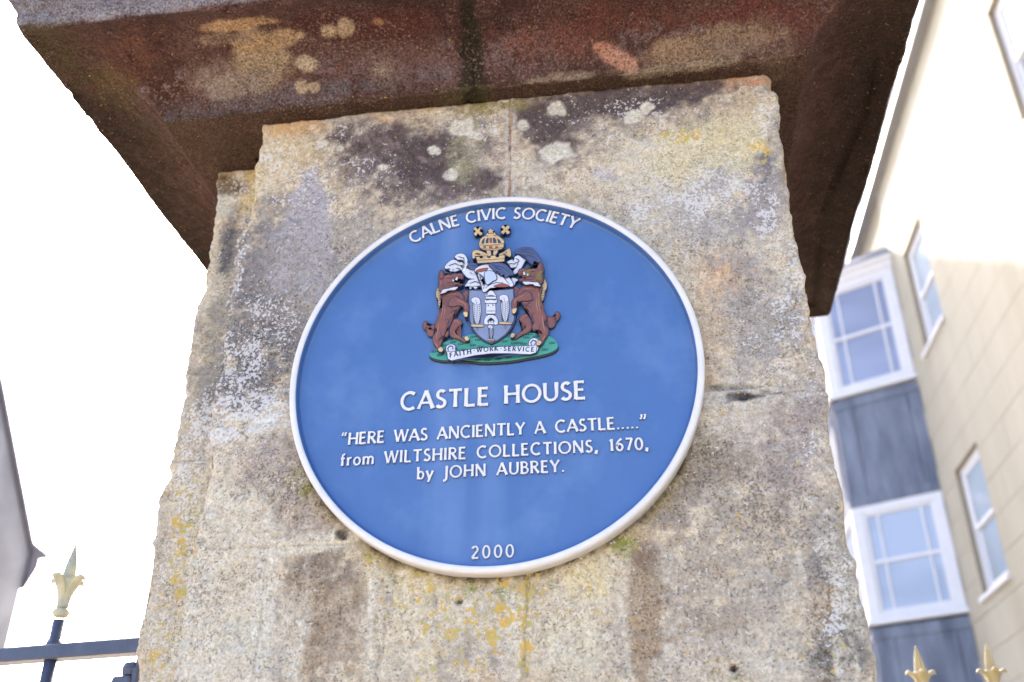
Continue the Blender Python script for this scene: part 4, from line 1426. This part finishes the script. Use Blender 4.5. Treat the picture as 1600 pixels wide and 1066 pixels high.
# ------------------------------------------------------------------ cream house on the right
s_ = 0.6
def sy(y): return CAM[1] + (y - CAM[1]) * s_
def sz(z): return CAM[2] + (z - CAM[2]) * s_
WX = CAM[0] + (6.0 - CAM[0]) * s_
M_ASH = plain('cream_ashlar', pc((218, 211, 190)), .9, .08, 1.6, streak=True, c2=pc((204, 195, 171)))
M_ASHJ = plain('ashlar_joint', pc((194, 183, 158)), .95, .1, 5)
M_FRAME = plain('white_window_paint', (.66, .66, .67), .45, .05, 8)
M_LEAD = plain('lead_sheet', pc((152, 162, 180), 1.1), .5, .2, 4.0, spec=.5, streak=True, bump=.1, c2=pc((88, 98, 120)))
M_GREYTRIM = plain('grey_soffit', pc((205, 208, 212)), .7, .06, 3)
def glass(name, col):  # opaque panes: the pale base colour carries the reflected sky
    m, nt, b = mat(name)
    P = geo_pos(nt)
    mp = nd(nt, 'ShaderNodeMapping')
    mp.inputs['Rotation'].default_value = (.5, .3, .8)
    mp.inputs['Scale'].default_value = (1, .4, 2.2)
    nt.links.new(P, mp.inputs['Vector'])
    c = ramp(nt, noise(nt, .8, 1, .4, mp.outputs[0]), .42, .58, tuple(pc(col, .9)), tuple(pc(col, 1.15)))
    nt.links.new(c, b.inputs['Base Color'])
    b.inputs['Roughness'].default_value = .05
    b.inputs['Specular IOR Level'].default_value = .7
    return m


M_GLASS = glass('window_glass', (196, 212, 226))
M_GLASS_A = glass('window_glass_lavender', (182, 194, 226))
M_GLASS_B = glass('window_glass_pale', (206, 222, 246))

hs = tag(empty('cream_house', (WX, 8, 0)), 'tall cream ashlar house with white sash windows and a lead clad bay window', 'house')


def hkeep(o):
    if o.parent.parent is None: o.matrix_parent_inverse = Matrix.Translation(-Vector((WX, 8, 0)))
    return o


EZ = sz(15.5)
BY0 = sy(18.45)            # near corner of the bay
WY1 = 13.4
bm = bmesh.new()
WT = .35
wins = [(sy(9.4), sy(10.9), sz(11.05), sz(13.4)), (sy(16.0), sy(17.48), sz(10.85), sz(13.22)), (sy(15.9), sy(17.4), sz(5.9), sz(8.27)), (sy(9.4), sy(10.9), sz(5.9), sz(8.27)),
        (sy(15.9), sy(17.4), .9, 2.4), (sy(9.4), sy(10.9), .9, 2.4)]
# core wall with real openings: cells between cut lines
ys = sorted({-2.0, WY1, *[w[0] for w in wins], *[w[1] for w in wins]})
zs = sorted({0.0, EZ, *[w[2] for w in wins], *[w[3] for w in wins]})
for ya, yb in zip(ys, ys[1:]):
    for za, zb in zip(zs, zs[1:]):
        if any(ya >= w[0] - 1e-6 and yb <= w[1] + 1e-6 and za >= w[2] - 1e-6 and zb <= w[3] + 1e-6 for w in wins):
            continue
        box(bm, (WX + .008, ya, za), (WX + WT, yb, zb))
hkeep(obj('wall', bm, M_ASHJ, hs))
bm = bmesh.new()
box(bm, (WX + WT, -2, 0), (WX + 7, WY1, EZ))
hkeep(obj('rear_wall', bm, M_ASHJ, hs))
# ashlar blocks
ch, cw, jt = .37, .78, .006
row = 0
z = EZ
nblk = 0
far = bmesh.new()
while z > 0.05:
    z0 = z - ch
    y = 3.6 - 7 * cw + (cw / 2 if row % 2 else 0)
    while y < 10.62:
        ya, yb = y, min(y + cw - jt, 10.65)
        pcs = [(ya, yb, z0, z - jt)]
        for w in wins:
            new = []
            for a, b, c_, d_ in pcs:
                if b <= w[0] or a >= w[1] or d_ <= w[2] or c_ >= w[3]:
                    new.append((a, b, c_, d_)); continue
                if a < w[0]: new.append((a, w[0], c_, d_))
                if b > w[1]: new.append((w[1], b, c_, d_))
                a2, b2 = max(a, w[0]), min(b, w[1])
                if c_ < w[2]: new.append((a2, b2, c_, w[2]))
                if d_ > w[3]: new.append((a2, b2, w[3], d_))
            pcs = new
        for a, b, c_, d_ in pcs:
            if b - a < .03 or d_ - c_ < .02: continue
            pr_ = rnd.uniform(0, .002)
            if nblk >= 296 or b < 4.0 or c_ < 2.2:        # the rest, out of the photograph's view, joined
                box(far, (WX - .002 - pr_, a, max(c_, .01)), (WX + .0078, b, d_))
                continue
            nblk += 1
            bm = bmesh.new()
            box(bm, (WX - .002 - pr_, a, c_), (WX + .0078, b, d_))
            hkeep(obj('ashlar_block', bm, M_ASH, hs))
        y += cw
    z = z0
    row += 1


tag(hkeep(obj('ashlar_blocks', far, M_ASH, hs)), kind='stuff')


def sash(w, parent, midrow=.5):
    """recessed sash window in the flat wall: reveals are the wall itself"""
    ya, yb, za, zb = w
    X = WX + .055
    bm = bmesh.new()
    t = .055
    e = .003
    box(bm, (X, ya + e, za + e), (X + .07, ya + t, zb - e)); box(bm, (X, yb - t, za + e), (X + .07, yb - e, zb - e))
    box(bm, (X, ya + t, zb - t), (X + .07, yb - t, zb - e)); box(bm, (X, ya + t, za + e), (X + .07, yb - t, za + t + .02))
    fr = hkeep(obj('window', bm, M_FRAME, parent))
    zm = za + (zb - za) * midrow
    def sub(nm, bm_, m):
        return hkeep(obj(nm, bm_, m, fr))
    bm = bmesh.new()
    s2 = .045
    for (c_, d_, xo) in ((zm, zb - t, .012), (za + t + .02, zm + .04, .036)):
        x0 = X + xo
        box(bm, (x0, ya + t, c_), (x0 + .03, ya + t + s2, d_)); box(bm, (x0, yb - t - s2, c_), (x0 + .03, yb - t, d_))
        box(bm, (x0, ya + t + s2, c_), (x0 + .03, yb - t - s2, c_ + s2)); box(bm, (x0, ya + t + s2, d_ - s2), (x0 + .03, yb - t - s2, d_))
    sub('sash_frame', bm, M_FRAME)
    bm = bmesh.new(); box(bm, (X + .022, ya + t + s2, zm + s2), (X + .028, yb - t - s2, zb - t - s2)); sub('pane', bm, M_GLASS)
    bm = bmesh.new(); box(bm, (X + .046, ya + t + s2, za + t + .02 + s2), (X + .052, yb - t - s2, zm)); sub('pane', bm, M_GLASS)
    bm = bmesh.new(); box(bm, (WX - .045, ya - .05, za - .055), (X + .02, yb + .05, za - .004), .006); sub('sill', bm, M_FRAME)
    bm = bmesh.new(); box(bm, (X + .072, ya, za), (X + .076, yb, zb)); sub('room_shade', bm, M_SLATE)


for w in wins:
    sash(w, hs)

# eaves: soffit board, fascia, gutter and roof
bm = bmesh.new()
box(bm, (WX - .12, -2.2, EZ), (WX + .2, WY1 + .2, EZ + .02))
hkeep(obj('soffit', bm, M_GREYTRIM, hs))
bm = bmesh.new()
box(bm, (WX - .14, -2.2, EZ - .03), (WX - .12, WY1 + .2, EZ + .14))
hkeep(obj('fascia', bm, M_FRAME, hs))
bm = bmesh.new()
v = [bm.verts.new(c) for c in ((WX - .18, -2.2, EZ + .12), (WX - .18, WY1 + .2, EZ + .12), (WX + 3.6, WY1 + .2, EZ + 2.6), (WX + 3.6, -2.2, EZ + 2.6), (WX + 7.3, WY1 + .2, EZ + .1), (WX + 7.3, -2.2, EZ + .1))]
bm.faces.new((v[0], v[1], v[2], v[3])); bm.faces.new((v[3], v[2], v[4], v[5])); bm.faces.new((v[0], v[3], v[5])); bm.faces.new((v[1], v[4], v[2])); bm.faces.new((v[0], v[5], v[4], v[1]))
M_SLATE_R = plain('slate_roof', (.12, .13, .15), .7, .3, 4)
hkeep(obj('roof', bm, M_SLATE_R, hs))

# canted bay, stacked windows between lead-clad panels
BW = 1.82 * s_
d60 = (-math.sin(R(60)), math.cos(R(60)))
A = (WX, BY0)
Bp = (WX + d60[0] * BW, BY0 + d60[1] * BW)
Cp = (Bp[0], Bp[1] + 1.15)
Dp = (WX, Cp[1] + d60[1] * BW)
bands = [('lead', 0.0, .55), ('win', .55, 2.0), ('lead', 2.0, sz(5.85) - 1.45), ]
zw2b, zw2t = sz(5.87), sz(8.27)
zw1b, zw1t = sz(10.76), sz(13.55)
faces_ = [(A, Bp), (Bp, Cp), (Cp, Dp)]


def bay_panel(p, q, z0, z1, kind):
    dx, dy = q[0] - p[0], q[1] - p[1]
    L = math.hypot(dx, dy)
    ux, uy = dx / L, dy / L
    # frame: local x along the face, local y = outward, local z up ; outward is to -x / -y side
    nx, ny = (uy, -ux) if (uy * -1 + -ux * -.2) < 0 and False else (-uy, ux)
    cen = (WX + .3, (A[1] + Dp[1]) / 2)
    if (p[0] + nx - cen[0]) ** 2 + (p[1] + ny - cen[1]) ** 2 < (p[0] - nx - cen[0]) ** 2 + (p[1] - ny - cen[1]) ** 2:
        nx, ny = -nx, -ny
    M = Matrix(((ux, nx, 0, p[0]), (uy, ny, 0, p[1]), (0, 0, 1, 0), (0, 0, 0, 1)))
    if kind == 'lead':
        bm = bmesh.new()
        box(bm, (0.0, -.04, z0 + .002), (L, 0, z1 - .03), M=M)
        box(bm, (0.0, .001, z1 - .16), (L, .014, z1 - .03), M=M)          # lead flashing under the sill
        box(bm, (0.0, .001, z0 + .002), (L, .012, z0 + .14), M=M)
        for f in (.16, .80):
            lathe(bm, [(.014, z0 + .145), (.014, z1 - .165)], 8, M @ Matrix.Translation((L * f, .004, 0)))
        o_ = hkeep(obj('lead_panel', bm, M_LEAD, hs))
        return
    bm = bmesh.new()
    t = .12
    box(bm, (.002, -.06, z0 + .06), (t, .012, z1), M=M); box(bm, (L - t, -.06, z0 + .06), (L - .002, .012, z1), M=M)
    box(bm, (t, -.06, z1 - .09), (L - t, .010, z1), M=M); box(bm, (t, -.06, z0 + .06), (L - t, .010, z0 + .13), M=M)
    fr = hkeep(obj('bay_window', bm, M_FRAME, hs))
    bm = bmesh.new()
    a0, a1, c0, c1 = t, L - t, z0 + .13, z1 - .09
    s2 = .04
    box(bm, (a0, -.045, c0), (a0 + s2, -.008, c1), M=M); box(bm, (a1 - s2, -.045, c0), (a1, -.008, c1), M=M)
    box(bm, (a0 + s2, -.045, c0), (a1 - s2, -.008, c0 + s2), M=M); box(bm, (a0 + s2, -.045, c1 - s2), (a1 - s2, -.008, c1), M=M)
    zm = (c0 + c1) / 2
    box(bm, (a0 + s2, -.043, zm - .022), (a1 - s2, -.004, zm + .022), M=M)
    for f in (.18, .80):
        xx = a0 + (a1 - a0) * f
        box(bm, (xx - .013, -.041, c0 + s2), (xx + .013, -.012, zm - .022), M=M)
        box(bm, (xx - .013, -.041, zm + .022), (xx + .013, -.012, c1 - s2), M=M)
    hkeep(obj('glazing_bars', bm, M_FRAME, fr))
    for c_, d_ in ((c0 + s2, zm - .022), (zm + .022, c1 - s2)):
        bm = bmesh.new()
        box(bm, (a0 + s2, -.034, c_), (a1 - s2, -.028, d_), M=M)
        hkeep(obj('pane', bm, M_GLASS_A if z0 > 6 else M_GLASS_B, fr))
    bm = bmesh.new()
    box(bm, (-.03, -.06, z0), (L + .03, .055, z0 + .058), .006, M)
    hkeep(obj('sill', bm, M_FRAME, fr))


for p_, q_ in faces_:
    bay_panel(p_, q_, 0.0, .7, 'lead')
    bay_panel(p_, q_, .7, 2.45, 'win')
    bay_panel(p_, q_, 2.45, zw2b, 'lead')
    bay_panel(p_, q_, zw2b, zw2t, 'win')
    bay_panel(p_, q_, zw2t, zw1b, 'lead')
    bay_panel(p_, q_, zw1b, zw1t, 'win')
# cornice and lead roof of the bay
bm = bmesh.new()
def ring(off, z):
    pts = []
    c_ = (WX + .35, (A[1] + Dp[1]) / 2)
    for P_, (ox, oy) in ((A, (0, -off * 1.15)), (Bp, (-off, -off * .58)), (Cp, (-off, off * .58)), (Dp, (0, off * 1.15))):
        pts.append(bm.verts.new((P_[0] + ox, P_[1] + oy, z)))
    return pts
levels = [(.01, zw1t + .001), (.04, zw1t + .03), (.045, zw1t + .09), (.09, zw1t + .12), (.095, zw1t + .18)]
rs_ = [ring(*l) for l in levels]
for a, b in zip(rs_, rs_[1:]):
    for i in range(3): bm.faces.new((a[i], a[i + 1], b[i + 1], b[i]))
bm.faces.new(rs_[0][::-1]); bm.faces.new(rs_[-1])
hkeep(obj('bay_cornice', bm, M_FRAME, hs))
bm = bmesh.new()
r0 = ring(.12, zw1t + .184)
top = [bm.verts.new((WX, A[1] + .2, zw1t + .46)), bm.verts.new((WX, Dp[1] - .2, zw1t + .46))]
bm.faces.new((r0[0], r0[1], top[0])); bm.faces.new((r0[1], r0[2], top[1], top[0])); bm.faces.new((r0[2], r0[3], top[1])); bm.faces.new(r0[::-1])
hkeep(obj('bay_roof', bm, M_LEAD, hs))

# ------------------------------------------------------------------ unseen house added behind the pier so its roof shades the cream wall's foot
bh = tag(empty('added_shade_house', (-1.5, 20, 0)), 'unseen gabled rendered house added behind the pier to shade the cream wall', 'house')
M_REND = plain('pale_render', (.55, .53, .49), .9, .1, 1.0)
bm = bmesh.new()
x0, x1, y0, y1, rz = -5.0, 1.1, 18.2, 21.8, 15.35
v = [bm.verts.new(c) for c in ((x0, y0, 0), (x1, y0, 0), (x1, y1, 0), (x0, y1, 0), (x0, y0, 13.5), (x1, y0, 13.5), (x1, y1, 13.5), (x0, y1, 13.5), (x0, 20, rz - .06), (x1, 20, rz - .06))]
for f in ((0, 1, 5, 4), (2, 3, 7, 6), (1, 2, 6, 9, 5), (3, 0, 4, 8, 7), (4, 5, 9, 8), (7, 8, 9, 6)):
    bm.faces.new([v[i] for i in f])
o = obj('wall', bm, M_REND, bh); o.matrix_parent_inverse = Matrix.Translation((1.5, -20, 0))
bm = bmesh.new()
v = [bm.verts.new(c) for c in ((x0 - .1, y0 - .2, 13.4), (x1 + .1, y0 - .2, 13.4), (x1 + .1, 20, rz + .04), (x0 - .1, 20, rz + .04), (x0 - .1, y1 + .2, 13.4), (x1 + .1, y1 + .2, 13.4))]
bm.faces.new((v[0], v[1], v[2], v[3])); bm.faces.new((v[3], v[2], v[5], v[4]))
bmesh.ops.solidify(bm, geom=bm.faces[:], thickness=-.06)
o = obj('roof', bm, M_SLATE_R, bh); o.matrix_parent_inverse = Matrix.Translation((1.5, -20, 0))
for xa in (-4.4, -2.4, -.4):
    for za in (1.2, 4.2, 7.2, 10.2):
        bm = bmesh.new(); box(bm, (xa, y0 - .02, za), (xa + 1.0, y0 - .003, za + 1.4))
        w_ = obj('window', bm, M_FRAME, bh); w_.matrix_parent_inverse = Matrix.Translation((1.5, -20, 0))
        bm = bmesh.new(); box(bm, (xa + .08, y0 - .03, za + .08), (xa + .92, y0 - .021, za + 1.32))
        obj('pane', bm, M_GLASS, w_)

# ------------------------------------------------------------------ grey gabled house at the far left
kx = 1.3
def ly(y): return CAM[1] + (y - CAM[1]) * kx
def lz(z): return CAM[2] + (z - CAM[2]) * kx
GX = CAM[0] + (-8 - CAM[0]) * kx
EY, EZL = ly(10.72), lz(5.32)
HD = 3.6
ry, rzl = EY - HD, lz(5.45) + 1.2 * HD
lh = tag(empty('gabled_house', (GX, ry, 0)), 'grey rendered gable end with stone kneeler, blurred at the far left edge', 'house')
M_LREND = plain('grey_render', pc((208, 206, 204)), .9, .14, 1.2, c2=pc((174, 172, 174)))
M_LCOPE = plain('coping_stone', pc((128, 124, 132)), .9, .25, 3)
def lkeep(o):
    o.matrix_parent_inverse = Matrix.Translation(-Vector((GX, ry, 0)))
    return o
bm = bmesh.new()
pr_ = [(EY, 0), (EY, EZL), (ry, rzl - .15), (2 * ry - EY, EZL), (2 * ry - EY, 0)]
a = [bm.verts.new((GX, y, z)) for y, z in pr_]
b = [bm.verts.new((GX - 9, y, z)) for y, z in pr_]
bm.faces.new(a); bm.faces.new(b[::-1])
for i in range(5):
    j = (i + 1) % 5
    bm.faces.new((a[i], b[i], b[j], a[j]))
bmesh.ops.recalc_face_normals(bm, faces=bm.faces)
lkeep(obj('wall', bm, M_LREND, lh))
for sg in (1, -1):
    bm = bmesh.new()
    e_ = ry + sg * HD
    sl_ = 1.2
    pts = [(ry, rzl), (e_, rzl - sl_ * HD), (e_, rzl - sl_ * HD - .18), (ry, rzl - .2)]
    a = [bm.verts.new((GX + .06, y, z)) for y, z in pts]
    b = [bm.verts.new((GX - .30, y, z)) for y, z in pts]
    bm.faces.new(a); bm.faces.new(b[::-1])
    for i in range(4):
        j = (i + 1) % 4
        bm.faces.new((a[i], b[i], b[j], a[j]))
    bmesh.ops.recalc_face_normals(bm, faces=bm.faces)
    lkeep(obj('coping', bm, M_LCOPE, lh))
    # kneeler: projecting stone at the foot of the verge
    bm = bmesh.new()
    k0 = [(0, .0), (.44, -.06), (.46, -.15), (.24, -.20), (.24, -.34), (.16, -.52), (.0, -.80)]
    pts = [(e_ + sg * y, rzl - sl_ * HD + z) for y, z in k0]
    a = [bm.verts.new((GX + .07, y, z)) for y, z in pts]
    b = [bm.verts.new((GX - .30, y, z)) for y, z in pts]
    bm.faces.new(a); bm.faces.new(b[::-1])
    for i in range(len(pts)):
        j = (i + 1) % len(pts)
        bm.faces.new((a[i], b[i], b[j], a[j]))
    bmesh.ops.recalc_face_normals(bm, faces=bm.faces)
    lkeep(obj('kneeler', bm, M_LCOPE, lh))
    bm = bmesh.new()
    v = [bm.verts.new(c) for c in ((GX - .30, ry, rzl - .04), (GX - 9.1, ry, rzl - .04), (GX - 9.1, e_ + sg * .25, rzl - sl_ * HD - .34), (GX - .30, e_ + sg * .25, rzl - sl_ * HD - .34))]
    bm.faces.new(v)
    bmesh.ops.solidify(bm, geom=bm.faces[:], thickness=.05)
    lkeep(obj('roof_slope', bm, M_SLATE_R, lh))
